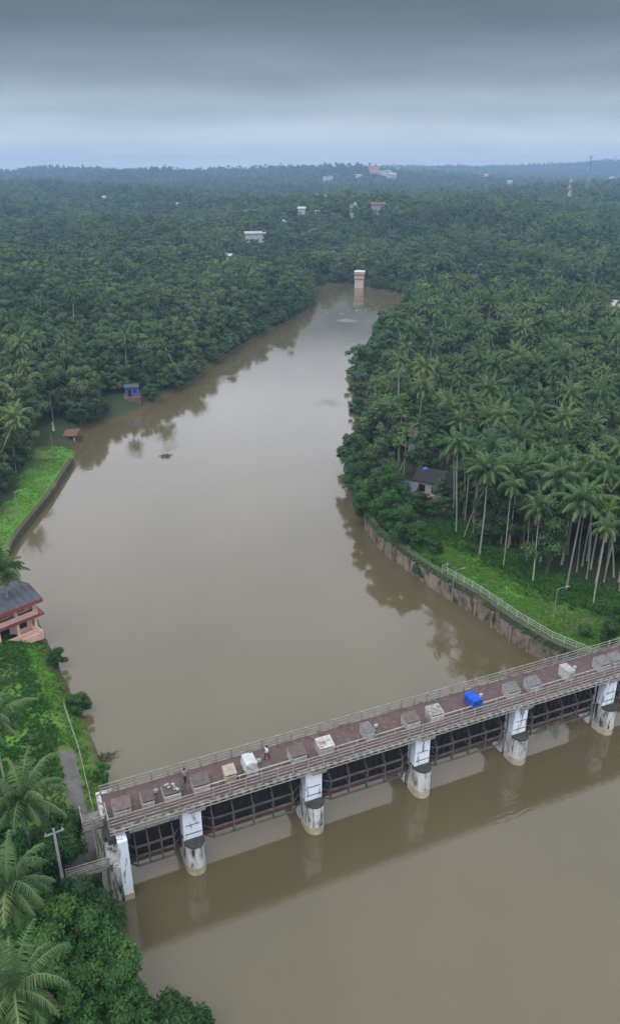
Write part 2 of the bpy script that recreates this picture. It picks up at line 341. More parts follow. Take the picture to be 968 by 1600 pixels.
def hit(px, py, lift=0.0):                     # first meeting of a line of sight with the land (+lift)
    d = ray(px, py); t = 40.0 * 1.004 ** np.arange(1350)
    h_ = height(d.x * t, d.y * t); m = np.where(CAM_H + d.z * t < h_ + lift)[0]; k = m[0] if len(m) else -1
    return Vector((d.x * t[k], d.y * t[k], h_[k]))

def inpoly(x, y, poly):
    c = np.zeros(np.shape(x), bool); n = len(poly)
    for k in range(n):
        ax, ay = poly[k]; bx, by = poly[(k + 1) % n]
        c ^= ((ay > y) != (by > y)) & (x < (bx - ax) * (y - ay) / (by - ay + 1e-12) + ax)
    return c
LAWN_R = [tuple(G(px, py, 3.6).xy) for px, py in [(575, 822), (640, 838), (700, 818), (770, 858), (850, 905), (920, 935), (990, 955), (1000, 1010), (905, 1022), (830, 980), (745, 928), (690, 895), (640, 862), (600, 838)]]
LAWN_L = [tuple(G(px, py, 2.6).xy) for px, py in [(-80, 905), (10, 868), (28, 836), (72, 780), (110, 720), (116, 690), (62, 700), (40, 715), (22, 770), (-80, 830)]]
OPEN_L = [tuple(G(px, py, 4.4).xy) for px, py in [(-60, 1010), (60, 990), (95, 1060), (150, 1180), (170, 1240), (165, 1300), (120, 1330), (-60, 1300)]]

# rectilinear sheet, fine where the camera sees the banks close up
def axis(parts):
    o = []
    for a, b, s in parts: o += list(np.arange(a, b, s))
    return np.array(o + [parts[-1][1]])
def grow(a, b, s0, g):
    o = [a]; s = s0
    while o[-1] < b: o.append(o[-1] + s); s *= g
    return o
xs = np.array([-v for v in grow(75, 5200, 3, 1.09)][::-1] + list(np.arange(-74, 76, 1.0)) + grow(77, 5200, 3, 1.09))
ys = np.array([-200, -120, -60, -20, 0, 12, 22] + list(np.arange(28, 175, 1.0)) + list(np.arange(175, 470, 2.2)) + grow(472, 5200, 4, 1.035))
X, Y = np.meshgrid(xs, ys); Z = height(X.ravel(), Y.ravel())
co = np.column_stack([X.ravel(), Y.ravel(), Z]); nx, ny = len(xs), len(ys)
ii, jj = np.meshgrid(np.arange(nx - 1), np.arange(ny - 1)); a = (jj * nx + ii).ravel()
fa = np.column_stack([a, a + 1, a + nx + 1, a + nx])
me = bpy.data.meshes.new('ground'); me.from_pydata(co.tolist(), [], fa.tolist()); me.materials.append(ground_material())
dd, _ = river_d(X.ravel(), Y.ravel())
lawn = np.maximum(np.maximum(inpoly(X.ravel(), Y.ravel(), LAWN_R), inpoly(X.ravel(), Y.ravel(), LAWN_L)), inpoly(X.ravel(), Y.ravel(), OPEN_L)).astype(float)
lawn = np.maximum(lawn, ((Y.ravel() < 75) & (X.ravel() < 0) & (dd > .3)) * .8)
earth = sstep(1.3, .3, dd) * .45 * (1 - _.astype(float))
gp = G(880, 968, 3.6); earth = np.maximum(earth, .75 * np.exp(-(((X.ravel() - gp.x) / 5) ** 2 + ((Y.ravel() - gp.y) / 2.4) ** 2)))
for nm, arr in (('lawn', lawn), ('earth', earth)):
    at = me.attributes.new(nm, 'FLOAT', 'POINT'); at.data.foreach_set('value', arr.astype(np.float32))
me.polygons.foreach_set('use_smooth', [True] * len(fa)); me.update()
ground = tag(link('ground', me), kind='structure')

wm = MB(); wm.add([(-160, -180, 0), (320, -180, 0), (320, 480, 0), (-160, 480, 0)], [(0, 1, 2, 3)])
tag(wm.build('river_water', water_material()), kind='structure')

# ------------------------------------------------------------------ the barrage
BA = R(23.3); BO = Vector((0.80, 56.44, 0)); ca, sa = math.cos(BA), math.sin(BA)
def B(x, y, z=0): return Vector((BO.x + x * ca - y * sa, BO.y + x * sa + y * ca, z))
def toB(v): d = v - BO; return d.x * ca + d.y * sa, -d.x * sa + d.y * ca
DZ = 7.8; D0, D1 = 0.95, 5.2; XL, XR = -19.4, 51.0
PIERS = [-12.1, 0.0, 12.2, 24.5, 37.0]
barrage = thing('barrage', 'long low river barrage with railed deck on pale blue stained piers', 'bridge', B(0, 0), BA)
def nose_poly(xc, r, y0, y1, front=True, back=True, n=9):
    p = []
    if front: p += [(xc + r * math.cos(math.pi + math.pi * k / n), y0 + r + 1.05 * r * math.sin(math.pi + math.pi * k / n)) for k in range(n + 1)]
    else: p += [(xc - r, y0), (xc + r, y0)]
    if back: p += [(xc + r * math.cos(math.pi * k / n), y1 - r + 1.05 * r * math.sin(math.pi * k / n)) for k in range(n + 1)]
    else: p += [(xc + r, y1), (xc - r, y1)]
    return p
for i, x in enumerate(PIERS):
    # upper wall, painted; two pieces with the gate slot between
    pw = MB().box((x, 1.55, 5.4), (1.75, .95, 3.7)).build('pier', M_PIERW, barrage, bevel=.03)
    MB().box((x, 3.9, 4.8), (1.75, 2.6, 4.6)).build('rear_wall', M_PIERW, pw, bevel=.03)
    MB().box((x, 2.30, 3.4), (.9, .7, 7.2)).build('gate_slot', M_STEEL, pw)
    MB().prism(nose_poly(x, .92, 0, 2.04, back=False), .9, 3.4).build('nose', M_PIERC, pw)
    MB().prism(nose_poly(x, .96, -.04, 2.04, back=False), -2.6, .9).build('silted_foot', M_SILT, pw)
    MB().prism(nose_poly(x, .97, -.05, 1.05, back=False), 3.4, 3.56).build('nose_cap', M_MOSS, pw)
    MB().prism(nose_poly(x, .92, 2.56, 7.4, front=False), -2.6, 2.6).build('rear_nose', M_PIERC, pw)
    MB().prism(nose_poly(x, .96, 2.55, 7.44, front=False), 2.6, 2.75).build('rear_cap', M_CONC, pw)
    MB().box((x + .5, 1.0, 7.0), (1.5, .5, .34)).build('bearing_block', M_WHITE, pw, bevel=.03)
    MB().box((x, 1.06, 5.25), (1.3, .06, .05)).build('panel_joint', M_MOSS, pw); MB().box((x, 1.06, 4.2), (1.55, .06, .06)).build('panel_joint', M_MOSS, pw)
# left abutment
ab = MB().prism([(-18.95, -.1), (-18.1, -.1), (-18.1, 3.2), (-18.95, 3.2)], -2.5, 6.95).build('abutment', M_PIERW, barrage)
MB().prism([(-19.9, .75), (-19.45, .15), (-18.955, -.16), (-18.955, 3.2), (-19.9, 3.2)], -2.5, 4.2).build('abutment_wing', M_PIERC, ab)
MB().prism([(-18.98, -.14), (-18.06, -.14), (-18.06, 3.0), (-18.98, 3.0)], -2.5, .7).build('silted_foot', M_SILT, ab)
MB().box((-19.0, 5.2, 2.2), (1.5, 3.4, 9.2)).build('abutment_rear', M_PIERC, ab, bevel=.04)
MB().box((-18.7, 1.9, 6.6), (1.9, 2.6, .6)).build('bearing_block', M_MOSS, ab)
ar = MB().box((49.6, 3.4, 2.2), (2.6, 7.4, 9.4)).build('abutment', M_PIERC, barrage, bevel=.04)
# deck: one slab per bay, edge beams, brackets along the downstream edge
bays = [XL] + PIERS + [XR]
for i in range(len(bays) - 1):
    a, b = bays[i] + .012, bays[i + 1] - .012
    s = MB().box(((a + b) / 2, (D0 + D1) / 2, DZ - .16), (b - a, D1 - D0, .32)).build('deck_slab', M_DECK, barrage)
    MB().box(((a + b) / 2, D0 - .09, DZ - .16), (b - a, .18, .42)).build('edge_beam', M_SLAB, s, bevel=.02)
    MB().box(((a + b) / 2, D1 + .09, DZ - .16), (b - a, .18, .42)).build('edge_beam', M_SLAB, s, bevel=.02)
    MB().box(((a + b) / 2, D0 + .9, DZ - .62), (b - a - 1.8, .28, .6)).build('girder', M_SLAB, s)
    MB().box(((a + b) / 2, D1 - .7, DZ - .62), (b - a - 1.8, .28, .6)).build('girder', M_SLAB, s)
br = MB().box((0, 0, 0), (.34, .34, .16)).mesh('edge_bracket', M_RAIL)
x = XL + .4
while x < XR - .3:
    o = link('edge_bracket', br, barrage, (x, D0 - .30, DZ - .12)); x += .78
MB().tube((XL, D0 - .42, DZ - .02), (XR, D0 - .42, DZ - .02), .07).build('service_pipe', M_RAIL, barrage)
MB().tube((XL, D0 - .42, DZ - .36), (XR, D0 - .42, DZ - .36), .06).build('service_pipe', M_RAIL, barrage)

def railing(parent, pts, h=1.1, step=1.5, rails=3, r=.045, m=M_RAIL, name='railing', pr=None, jit=0.0):
    """pts in the parent's frame; top rail = the part, posts and lower rails = its sub-parts"""
    pr = pr or r * 1.25
    pts = [Vector(p) for p in pts]
    top = MB()
    for p, q in zip(pts, pts[1:]): top.tube(p + Vector((0, 0, h)), q + Vector((0, 0, h)), r)
    t = top.build(name, m, parent)
    for k in range(1, rails):
        lo = MB(); zz = h * (1 - k / rails)
        for p, q in zip(pts, pts[1:]): lo.tube(p + Vector((0, 0, zz)), q + Vector((0, 0, zz)), r * .85)
        lo.build('rail', m, t)
    pm = MB().box((0, 0, (h + .04) / 2), (pr * 2, pr * 2, h + .04)).mesh('post', m)
    for p, q in zip(pts, pts[1:]):
        n = max(1, round((q - p).length / step))
        for k in range(n + (1 if q is pts[-1] or (q - pts[-1]).length < 1e-6 else 0)):
            link('post', pm, t, p.lerp(q, k / n), random.uniform(-jit, jit))
    return t
railing(barrage, [(XL, D0 - .02, DZ + .01), (XR, D0 - .02, DZ + .01)], 1.1, 1.55, 3, .05)
railing(barrage, [(XL, D1 + .02, DZ + .01), (XR, D1 + .02, DZ + .01)], 1.1, 1.55, 3, .05)
railing(barrage, [(XL + .05, D0 + .1, DZ + .01), (XL + .05, D0 + 2.0, DZ + .01)], 1.1, 1.0, 3, .05)
# landing stage at the left end with its own railings and ladder pole
land = MB().box((XL - 1.05, 3.9, 6.35), (2.0, 2.0, .22)).build('landing', M_SLAB, barrage)
for px_, py_ in ((XL - 1.9, 3.0), (XL - 1.9, 4.8)): MB().box((px_, py_, 4.6), (.16, .16, 3.4)).build('landing_leg', M_RAIL, land)
railing(barrage, [(XL - .05, 2.95, 6.47), (XL - 2.0, 2.95, 6.47), (XL - 2.0, 4.85, 6.47)], 1.05, 1.0, 3, .05)
MB().tube((XL - 1.2, 1.4, 3.2), (XL - 1.3, 1.5, 9.2), .07, 6, .05).build('standpipe', M_GALV, barrage)
railing(barrage, [(XL - .6, .1, 4.45), (XL - 4.0, .2, 4.45)], 1.1, 1.6, 4, .045)
MB().box((XL - 2.2, .55, 4.3), (3.6, 1.0, .22)).build('lower_walkway', M_SLAB, barrage)

# lift gates hanging above the water between the piers
def gate(x0, x1, label, z0=2.1, z1=6.7):
    xc = (x0 + x1) / 2; w_ = x1 - x0
    t = thing('sluice_gate', label, 'gate', B(xc, 0, 0), BA, 'raised gates between the piers')
    h = w_ / 2
    MB().box((0, 2.55, (z0 + z1) / 2 + .2), (w_, .08, z1 - z0 - .4)).build('skin_plate', M_STEEL, t)
    MB().box((0, 2.50, z0 + .18), (w_, .22, .5)).build('sill_plate', M_RUST, t)
    yf = 1.55; e = min(1.15, w_ * .16)
    lv = [z0 + .25, z0 + 1.4, z0 + 2.55]
    for z in lv:
        MB().box((0, yf, z), (w_ - 2 * e, .14, .15)).build('girder', M_BAR, t)
        for sg in (-1, 1):
            MB().tube((sg * (h - e), yf, z), (sg * h, 2.45, z), .07, 4).build('end_strut', M_BAR, t)
    n = max(3, round((w_ - 2 * e) / 2.0)); ht_ = 2.6
    pm = MB().box((0, 0, 0), (.13, .16, ht_)).mesh('upright', M_BAR)
    st = MB().tube((0, 0, 0), (0, .95, .25), .05, 4).mesh('brace', M_BAR)
    tp = MB().tube((0, 0, 0), (0, .92, .95), .06, 4).mesh('raking_strut', M_BAR)
    for k in range(n + 1):
        x = -h + e + (w_ - 2 * e) * k / n
        u = link('upright', pm, t, (x, yf - .015, z0 + .15 + ht_ / 2))
        for z in lv: link('brace', st, u, (0, .06, z - (z0 + .15 + ht_ / 2)))
        link('raking_strut', tp, u, (0, 0, ht_ / 2 - .04))
    rb = MB().box((0, 0, 0), (.10, .16, z1 - z0 - .5)).mesh('stiffener', M_STEEL)
    m_ = round(w_ / .8)
    for k in range(1, m_): link('stiffener', rb, t, (-h + w_ * k / m_, 2.44, (z0 + z1) / 2 + .2))
    return t
edges = [(-18.2, -12.9), (-11.3, -.8), (.8, 11.4), (13.0, 23.7), (25.3, 36.2), (37.8, 48.2)]
words = ['narrow dark steel gate between the shore abutment and its neighbour pier', 'raised dark steel gate under the white tarpaulin covered drive box',
         'raised dark steel gate under the grey topped white cabinet', 'raised dark steel gate under the blue tarpaulin', 'raised dark steel gate two bays from the far abutment',
         'raised dark steel gate beside the far abutment']
for i, ((a, b), wd) in enumerate(zip(edges, words)): gate(a + .1, b - .1, wd, *((1.55, 4.9) if i == 0 else (2.1, 6.7)))

# hoists standing on the deck: hooded gear units by the piers, drive boxes between
def gear_unit(px, py, label, hood=M_HOOD, wall=M_WHITE, w_=1.55, d_=1.35, h=.92, speck=False, rot=0.0, op=True):
    bx_, by_ = toB(G(px, py, DZ + .5)); by_ = 2.55
    t = thing('hoist_gear_unit', label, 'hoist', B(bx_, by_, DZ), BA + rot, 'gate hoists on the deck')
    MB().box((0, -d_ / 2 + .06, h * .38), (w_, .12, h * .76)).build('front_panel', wall, t, bevel=.02)
    MB().add([(-w_ / 2, -d_ / 2 + .12, 0), (-w_ / 2, d_ / 2, 0), (-w_ / 2, d_ / 2, h * 1.12), (-w_ / 2, -d_ / 2 + .12, h * .8),
              (-w_ / 2 + .12, -d_ / 2 + .12, 0), (-w_ / 2 + .12, d_ / 2, 0), (-w_ / 2 + .12, d_ / 2, h * 1.12), (-w_ / 2 + .12, -d_ / 2 + .12, h * .8)],
             [(0, 1, 2, 3), (7, 6, 5, 4), (0, 3, 7, 4), (1, 5, 6, 2), (3, 2, 6, 7), (0, 4, 5, 1)]).build('side_panel', wall, t)
    MB().box((w_ / 2 - .06, .06, h * .42), (.12, d_ - .14, h * .84)).build('side_panel', wall, t)
    hd = MB().add([(-w_ / 2 + .02, -d_ / 2 + .1, h * .86), (w_ / 2 + .08, -d_ / 2 + .1, h * .86), (w_ / 2 + .08, d_ / 2 + .08, h * 1.2), (-w_ / 2 + .02, d_ / 2 + .08, h * 1.2),
              (-w_ / 2 + .02, -d_ / 2 + .1, h * .92), (w_ / 2 + .08, -d_ / 2 + .1, h * .92), (w_ / 2 + .08, d_ / 2 + .08, h * 1.26), (-w_ / 2 + .02, d_ / 2 + .08, h * 1.26)],
             [(3, 2, 1, 0), (4, 5, 6, 7), (0, 1, 5, 4), (1, 2, 6, 5), (2, 3, 7, 6), (3, 0, 4, 7)]).build('hood', hood, t)
    MB().tube((-.35, .1, h * .42), (.4, .1, h * .42), .3, 12).build('rope_drum', M_GEAR, t)
    MB().box((.55, .15, .3), (.3, .4, .6)).build('gearbox', M_GEAR, t)
    if speck:
        rs = random.Random(int(px))
        for k in range(9):
            x_, y_ = rs.uniform(-w_ * .4, w_ * .4), rs.uniform(-d_ * .36, d_ * .36); zz = h * (.9 + .34 * (y_ + d_ / 2) / d_) + .05
            MB().box((x_, y_, zz + .03), (rs.uniform(.12, .32), rs.uniform(.1, .28), .1), rs.uniform(0, 3)).build('weight_stone', M_WHITE if k % 3 else M_CONC, t)
    return t
def drive_box(px, py, label, kind='cab'):
    bx_, by_ = toB(G(px, py, DZ + .6)); by_ = 2.75
    t = thing('hoist_drive_box', label, 'hoist', B(bx_, by_, DZ), BA, 'gate hoists on the deck')
    if kind == 'cab':
        MB().box((0, 0, .55), (.95, 1.55, 1.1)).build('cabinet', M_WHITE, t, bevel=.03)
        MB().box((.02, 0, 1.15), (1.05, 1.68, .08)).build('lid', M_GEAR, t, bevel=.015)
        MB().box((0, -.79, .55), (.7, .03, .8)).build('door', M_WHITE, t, bevel=.01)
        MB().box((.25, -.815, .55), (.05, .03, .2)).build('handle', M_GEAR, t)
    elif kind == 'plain':
        MB().box((0, 0, .62), (1.0, 1.5, 1.24)).build('cabinet', M_TARPW, t, bevel=.03)
        MB().box((.02, .02, 1.28), (1.1, 1.6, .06)).build('lid', M_WHITE, t, bevel=.015)
        MB().box((0, -.765, .6), (.75, .03, .9)).build('door', M_WHITE, t, bevel=.01)
    else:
        m = {'blue': M_BLUE, 'white': M_TARPW}[kind]; d0 = (1.15, 1.75, 1.15) if kind == 'blue' else (1.15, 1.5, 1.55)
        bm = bmesh.new(); bmesh.ops.create_cube(bm, size=1.0)
        bmesh.ops.subdivide_edges(bm, edges=bm.edges[:], cuts=5, use_grid_fill=True)
        rs = random.Random(5)
        for v in bm.verts:
            up = v.co.z + .5; v.co.x *= d0[0] * (1.03 - .06 * up ** 3); v.co.y *= d0[1] * (1.03 - .05 * up ** 3)
            v.co.z = up * d0[2] * (1 + (-.10 * abs(v.co.x) if up > .9 else 0))
            k = .05 * math.sin(v.co.x * 9 + v.co.z * 5) + .04 * math.sin(v.co.y * 11 - v.co.z * 4)
            v.co.x += k + rs.uniform(-.02, .02); v.co.y += k * .8 + rs.uniform(-.02, .02); v.co.z = max(0.0, v.co.z + (rs.uniform(-.03, .03) if up > .1 else 0))
        me_ = bpy.data.meshes.new('tarpaulin_cover'); bm.to_mesh(me_); bm.free(); me_.materials.append(m)
        link('tarpaulin_cover', me_, t, (0, 0, .06))
        rope = MB(); rope.box((0, 0, 0), (d0[0] * 1.13, d0[1] * 1.13, .04)).build('tie_rope', M_GEAR, t, (0, 0, .42))
        MB().box((0, 0, .03), (d0[0] * .9, d0[1] * .9, .06)).build('skid_base', M_GEAR, t)
    return t
gear_unit(957, 1030, 'hooded hoist unit on the far side of the last visible pier', hood=M_GEAR)
gear_unit(936, 1036, 'dark hooded hoist unit between the white plain cabinet and the last visible pier', hood=M_GEAR)
drive_box(885, 1052, 'plain white hoist cabinet with pale lid standing on the deck', 'plain')
gear_unit(830, 1069, 'hooded hoist unit with white side, second beyond the blue tarpaulin', hood=M_GEAR)
gear_unit(797, 1079, 'dark hooded hoist unit next beyond the blue tarpaulin', hood=M_GEAR)
drive_box(738, 1094, 'drive box wrapped in a bright blue tarpaulin on the deck', 'blue')
gear_unit(675, 1112, 'grey hoist unit littered with stones, beside the blue tarpaulin', hood=M_CONC, speck=True)
gear_unit(638, 1123, 'brown hooded hoist unit between grey topped cabinet and stone littered unit')
drive_box(573, 1143, 'white hoist cabinet with dark grey lid on the deck', 'cab')
gear_unit(504, 1162, 'white hoist unit with pale rubble on top, above a pier', hood=M_WHITE, speck=True)
gear_unit(462, 1177, 'reddish hooded hoist unit with pale front near the walking person')
drive_box(390, 1198, 'tall drive box wrapped in a white tarpaulin on the deck', 'white')
t = gear_unit(356, 1206, 'beige box shaped hoist cover beside the white tarpaulin', hood=M_BEIGE, wall=M_BEIGE, w_=1.1, d_=1.1, h=1.0)
gear_unit(314, 1228, 'reddish hooded hoist unit beside the standing person')
gear_unit(268, 1239, 'brown hooded hoist unit with white scraps on top, above the pier nearest shore', speck=True)
gear_unit(231, 1252, 'narrow grey hooded hoist unit in the bay by the shore', w_=1.1, h=.9)
gear_unit(191, 1266, 'low hooded hoist unit at the shore end of the deck', h=.8)
# line shafts that join the gear units of a bay
for a, b, wd in ((-10.3, -1.9, 'thin pale drive shaft leading through the white tarpaulin'), (1.9, 10.4, 'thin pale drive shaft leading to the grey topped cabinet'),
             (14.0, 22.8, 'thin pale drive shaft leading through the blue tarpaulin'), (26.3, 35.2, 'thin pale drive shaft leading to the plain white cabinet')):
    t = thing('drive_shaft', wd, 'shaft', B((a + b) / 2, 2.05, DZ), BA, 'hoist shafts along the deck'); l_ = (b - a) / 2
    MB().tube((-l_, 0, .55), (l_, 0, .55), .055, 8).build('shaft', M_WHITE, t)
    for k in range(4): MB().box((-l_ + 2 * l_ * (k + .5) / 4, 0, .27), (.1, .2, .54)).build('bearing_stand', M_RAIL, t)
# small white cans on the deck
for px, py, wd in ((404, 1188, 'white jerrycan on the deck beside the white tarpaulin'), (587, 1134, 'white jerrycan beside the grey topped cabinet'), (751, 1087, 'white jerrycan beside the blue tarpaulin'),
               (897, 1043, 'white jerrycan beside the plain white cabinet'), (245, 1240, 'white jerrycan between two hoist units by the shore')):
    bx_, by_ = toB(G(px, py, DZ + .2)); t = thing('jerrycan', wd, 'can', B(bx_, min(max(by_, 3.6), 4.6), DZ), BA + .3, 'white cans on the deck')
    MB().box((0, 0, .2), (.42, .26, .4)).build('body', M_TARPW, t, bevel=.04); MB().tube((.1, 0, .4), (.1, 0, .47), .05, 8).build('cap', M_GEAR, t)
    MB().box((-.06, 0, .45), (.2, .05, .04)).build('handle', M_TARPW, t)

# ------------------------------------------------------------------ people on the deck
def person(loc, rz, shirt, label, stride):
    t = thing('person', label, 'person', loc, rz, None)
    J = {'pelvis': (0, 0, .93), 'chest': (0, .02, 1.22), 'neck': (0, .02, 1.45), 'headb': (0, .05, 1.54), 'headt': (0, .06, 1.68)}
    E = [('pelvis', 'chest'), ('chest', 'neck'), ('neck', 'headb'), ('headb', 'headt')]
    rad = {'pelvis': (.15, .11), 'chest': (.17, .11), 'neck': (.06, .06), 'headb': (.085, .095), 'headt': (.08, .095)}
    for s, nm in ((-1, 'l'), (1, 'r')):
        f = stride * s
        J['hip' + nm] = (s * .095, 0, .88); J['knee' + nm] = (s * .10, f * .5 + .05, .48); J['ank' + nm] = (s * .10, f, .08); J['toe' + nm] = (s * .11, f + .15, .035)
        J['sh' + nm] = (s * .19, .01, 1.39); J['el' + nm] = (s * .245, -f * .4 - .02, 1.12); J['wr' + nm] = (s * .25, -f * .75 + .08, .89); J['hand' + nm] = (s * .25, -f * .8 + .13, .79)
        E += [('pelvis', 'hip' + nm), ('hip' + nm, 'knee' + nm), ('knee' + nm, 'ank' + nm), ('ank' + nm, 'toe' + nm), ('chest', 'sh' + nm), ('sh' + nm, 'el' + nm), ('el' + nm, 'wr' + nm), ('wr' + nm, 'hand' + nm)]
        rad.update({'hip' + nm: (.095, .10), 'knee' + nm: (.065, .065), 'ank' + nm: (.045, .045), 'toe' + nm: (.04, .03), 'sh' + nm: (.065, .07), 'el' + nm: (.045, .045), 'wr' + nm: (.032, .032), 'hand' + nm: (.028, .045)})
    keys = list(J); me_ = bpy.data.meshes.new('body'); me_.from_pydata([J[k] for k in keys], [(keys.index(a), keys.index(b)) for a, b in E], [])
    o = link('body', me_, t); sk = o.modifiers.new('skin', 'SKIN')
    for i, k in enumerate(keys): me_.skin_vertices[0].data[i].radius = rad[k]; me_.skin_vertices[0].data[i].use_root = (k == 'pelvis')
    o.modifiers.new('sub', 'SUBSURF').levels = 1
    dg = bpy.context.evaluated_depsgraph_get(); ev = o.evaluated_get(dg); m2 = bpy.data.meshes.new_from_object(ev); o.modifiers.clear(); o.data = m2
    m2.materials.clear()
    for m in (M_SKIN, shirt, M_TROUS): m2.materials.append(m)
    for p in m2.polygons:
        c = p.center; p.use_smooth = True
        arm = abs(c.x) > .19
        p.material_index = 0 if (c.z > 1.45 or c.z < .07 or (arm and c.z < 1.15)) else (1 if c.z > .90 else 2)
    bm = bmesh.new(); bmesh.ops.create_icosphere(bm, subdivisions=2, radius=.115)
    for v in bm.verts: v.co.y *= 1.05; v.co.z = max(v.co.z, -.02 - .3 * max(0, -v.co.y))
    hm = bpy.data.meshes.new('hair'); bm.to_mesh(hm); bm.free(); hm.materials.append(M_HAIR); link('hair', hm, t, (0, .045, 1.655))
    return t
bx_, _ = toB(G(417, 1188, DZ)); person(B(bx_, 3.6, DZ + .005), BA - 1.2, M_SHIRT, 'person in pale shirt and dark trousers walking on the deck', .24)
bx_, _ = toB(G(291, 1226, DZ)); person(B(bx_, 3.7, DZ + .005), BA + .5, M_SHIRT2, 'person in grey shirt standing on the deck near the shore end', .05)

# ------------------------------------------------------------------ retaining walls, railing and lamps on the banks
def offset_line(pts, d):
    o = []
    for i, p in enumerate(pts):
        t = (pts[min(i + 1, len(pts) - 1)] - pts[max(i - 1, 0)]).normalized(); o.append(p + Vector((t.y, -t.x)) * d)
    return o
def wall_run(parent, pts, z0, z1, th, mbody, mcap, step, side, pil=True, panel_name='wall_panel'):
    """masonry in panels between pilasters; 'side' is +1 or -1 for the land side"""
    dense = []
    for p, q in zip(pts, pts[1:]):
        n = max(1, round((q - p).length / step)); dense += [p.lerp(q, k / n) for k in range(n)]
    dense.append(pts[-1])
    fr = offset_line(dense, -side * .45); bk = offset_line(dense, side * (th - .45)); pl = offset_line(dense, -side * .62)
    for i in range(len(dense) - 1):
        p4 = [tuple(v) for v in (fr[i].lerp(fr[i + 1], .004), fr[i + 1].lerp(fr[i], .004), bk[i + 1].lerp(bk[i], .004), bk[i].lerp(bk[i + 1], .004))]
        zt = z1 + random.uniform(-.06, .06)
        wp = MB().prism(p4, z0, zt if not pil else zt - .95).build(panel_name, mbody, parent)
        if pil: MB().prism(p4, zt - .95, zt).build('upper_course', M_UPPER, wp)
        if mcap: 
            c4 = [tuple(v) for v in (fr[i].lerp(fr[i + 1], .01) + (fr[i] - bk[i]).normalized() * .06, fr[i + 1].lerp(fr[i], .01) + (fr[i + 1] - bk[i + 1]).normalized() * .06, bk[i + 1], bk[i])]
            MB().prism(c4, zt + .002, zt + .16).build('coping_stone', mcap, parent)
    if pil:
        for i in range(len(dense)):
            t = (dense[min(i + 1, len(dense) - 1)] - dense[max(i - 1, 0)]).normalized(); a = math.atan2(t.y, t.x); p = fr[i] * .6 + pl[i] * .4
            if random.random() < .3: continue
            MB().box((p.x, p.y, (z0 + z1 - .9) / 2), (random.uniform(.28, .45), .34, z1 - .9 - z0 + random.uniform(-.3, .3)), a).build('pilaster', mbody, parent)
rw_pts = [Vector((50, 74.5)), Vector((44, 79.3)), Vector((36.5, 80.8))] + [G(*p).xy for p in right_px[:8]]
rw = thing('retaining_wall', 'long stained brown masonry river wall below the grove lawn', 'wall')
wall_run(rw, rw_pts, -2.5, 3.45, .72, M_RWALL, M_COPE, 3.6, 1)
# a low ledge where the wall meets the water
lw_pts = [Vector((p[0], p[1])) for p in [tuple(v) for v in LEFT] if 112 < p[1] < 172]
lw = thing('riverside_lawn_wall', 'low dark earthy wall edging the small open lawn across the water', 'wall')
wall_run(lw, lw_pts, -2.5, 1.45, .8, M_EARTHW, None, 4.0, 1, pil=False)
rl = thing('riverside_railing', 'pale pipe railing on top of the brown river wall', 'railing')
top = offset_line([Vector((36.5, 80.8))] + [G(*p).xy for p in right_px[:4]], .15)
railing(rl, [(p.x, p.y, 3.62) for p in top], 1.05, 1.9, 3, .045, M_RAILW)
gpos = top[-1]; g_ = thing('railing_gate_post', 'small pale gate frame at the end of the wall railing', 'gate', (gpos.x - .4, gpos.y + .6, 3.6), .7)
for s in (-.6, .6): MB().box((s, 0, .75), (.1, .1, 1.5)).build('post', M_RAILW, g_)
for z in (.35, .8, 1.35): MB().box((0, 0, z), (1.1, .05, .06)).build('bar', M_RAILW, g_)

def lamp_post(base, h, arm, label, az=0.3):
    t = thing('lamp_post', label, 'lamp post', base, az, 'lamp posts on the lawn')
    MB().tube((0, 0, 0), (0, 0, .5), .08, 8).build('base', M_GALV, t)
    MB().tube((0, 0, .5), (0, 0, h), .055, 8, .04).build('pole', M_GALV, t)
    if arm:
        MB().path([(0, 0, h - .05), (.5, 0, h + .15), (arm, 0, h + .2)], [.04, .035, .03], 6).build('arm', M_GALV, t)
        MB().box((arm + .25, 0, h + .19), (.6, .2, .12)).build('lamp_head', M_GALV, t, bevel=.03)
for px, py, h, wd in ((708, 906, 6.0, 'slim grey lamp post on the lawn by the shrubs'), (864, 962, 4.6, 'grey lamp post with short arm near the bare earth patch')):
    p = G(px, py, 3.9); p.z = hz(p.x, p.y); lamp_post(p, h, 1.3, wd)
p = G(697, 858, 3.9); 
for px, py, h, wd in ((84, 711, 6.0, 'tall thin pole on the small lawn by the jetty'), (28, 800, 5.0, 'short thin pole on the small lawn beside dark trees'), (85, 668, 9.0, 'tall slim mast behind the jetty')):
    p = G(px, py, 2.6); p.z = hz(p.x, p.y); lamp_post(p, h, 0 if h > 5.5 else .9, wd)
# left bank: path, fence, electricity poles
pth = [G(*p, 4.7).xy for p in ((60, 1010), (78, 1080), (100, 1150), (113, 1210), (128, 1270), (112, 1330), (122, 1420), (140, 1520), (132, 1600))]
pth_all = pth; pth = pth[2:]
pm = MB(); o1, o2 = offset_line(pth, -.8), offset_line(pth, .8); vs = []
dn = 6
for i in range(len(pth) - 1):
    for k in range(dn): 
        a, b = o1[i].lerp(o1[i + 1], k / dn), o2[i].lerp(o2[i + 1], k / dn)
        for s in range(4): q = a.lerp(b, s / 3); vs.append((q.x, q.y, hz(q.x, q.y) + .07))
pm.add(vs, [(4 * r + s, 4 * r + s + 1, 4 * r + s + 5, 4 * r + s + 4) for r in range(len(vs) // 4 - 1) for s in range(3)])
tag(pm.build('footpath', M_PATH), kind='structure')
fp = offset_line(pth_all[1:5], -1.3); fz = [Vector((p.x, p.y, hz(p.x, p.y))) for p in fp]
fe = thing('path_railing', 'thin pale railing beside the grey path leading to the deck', 'railing')
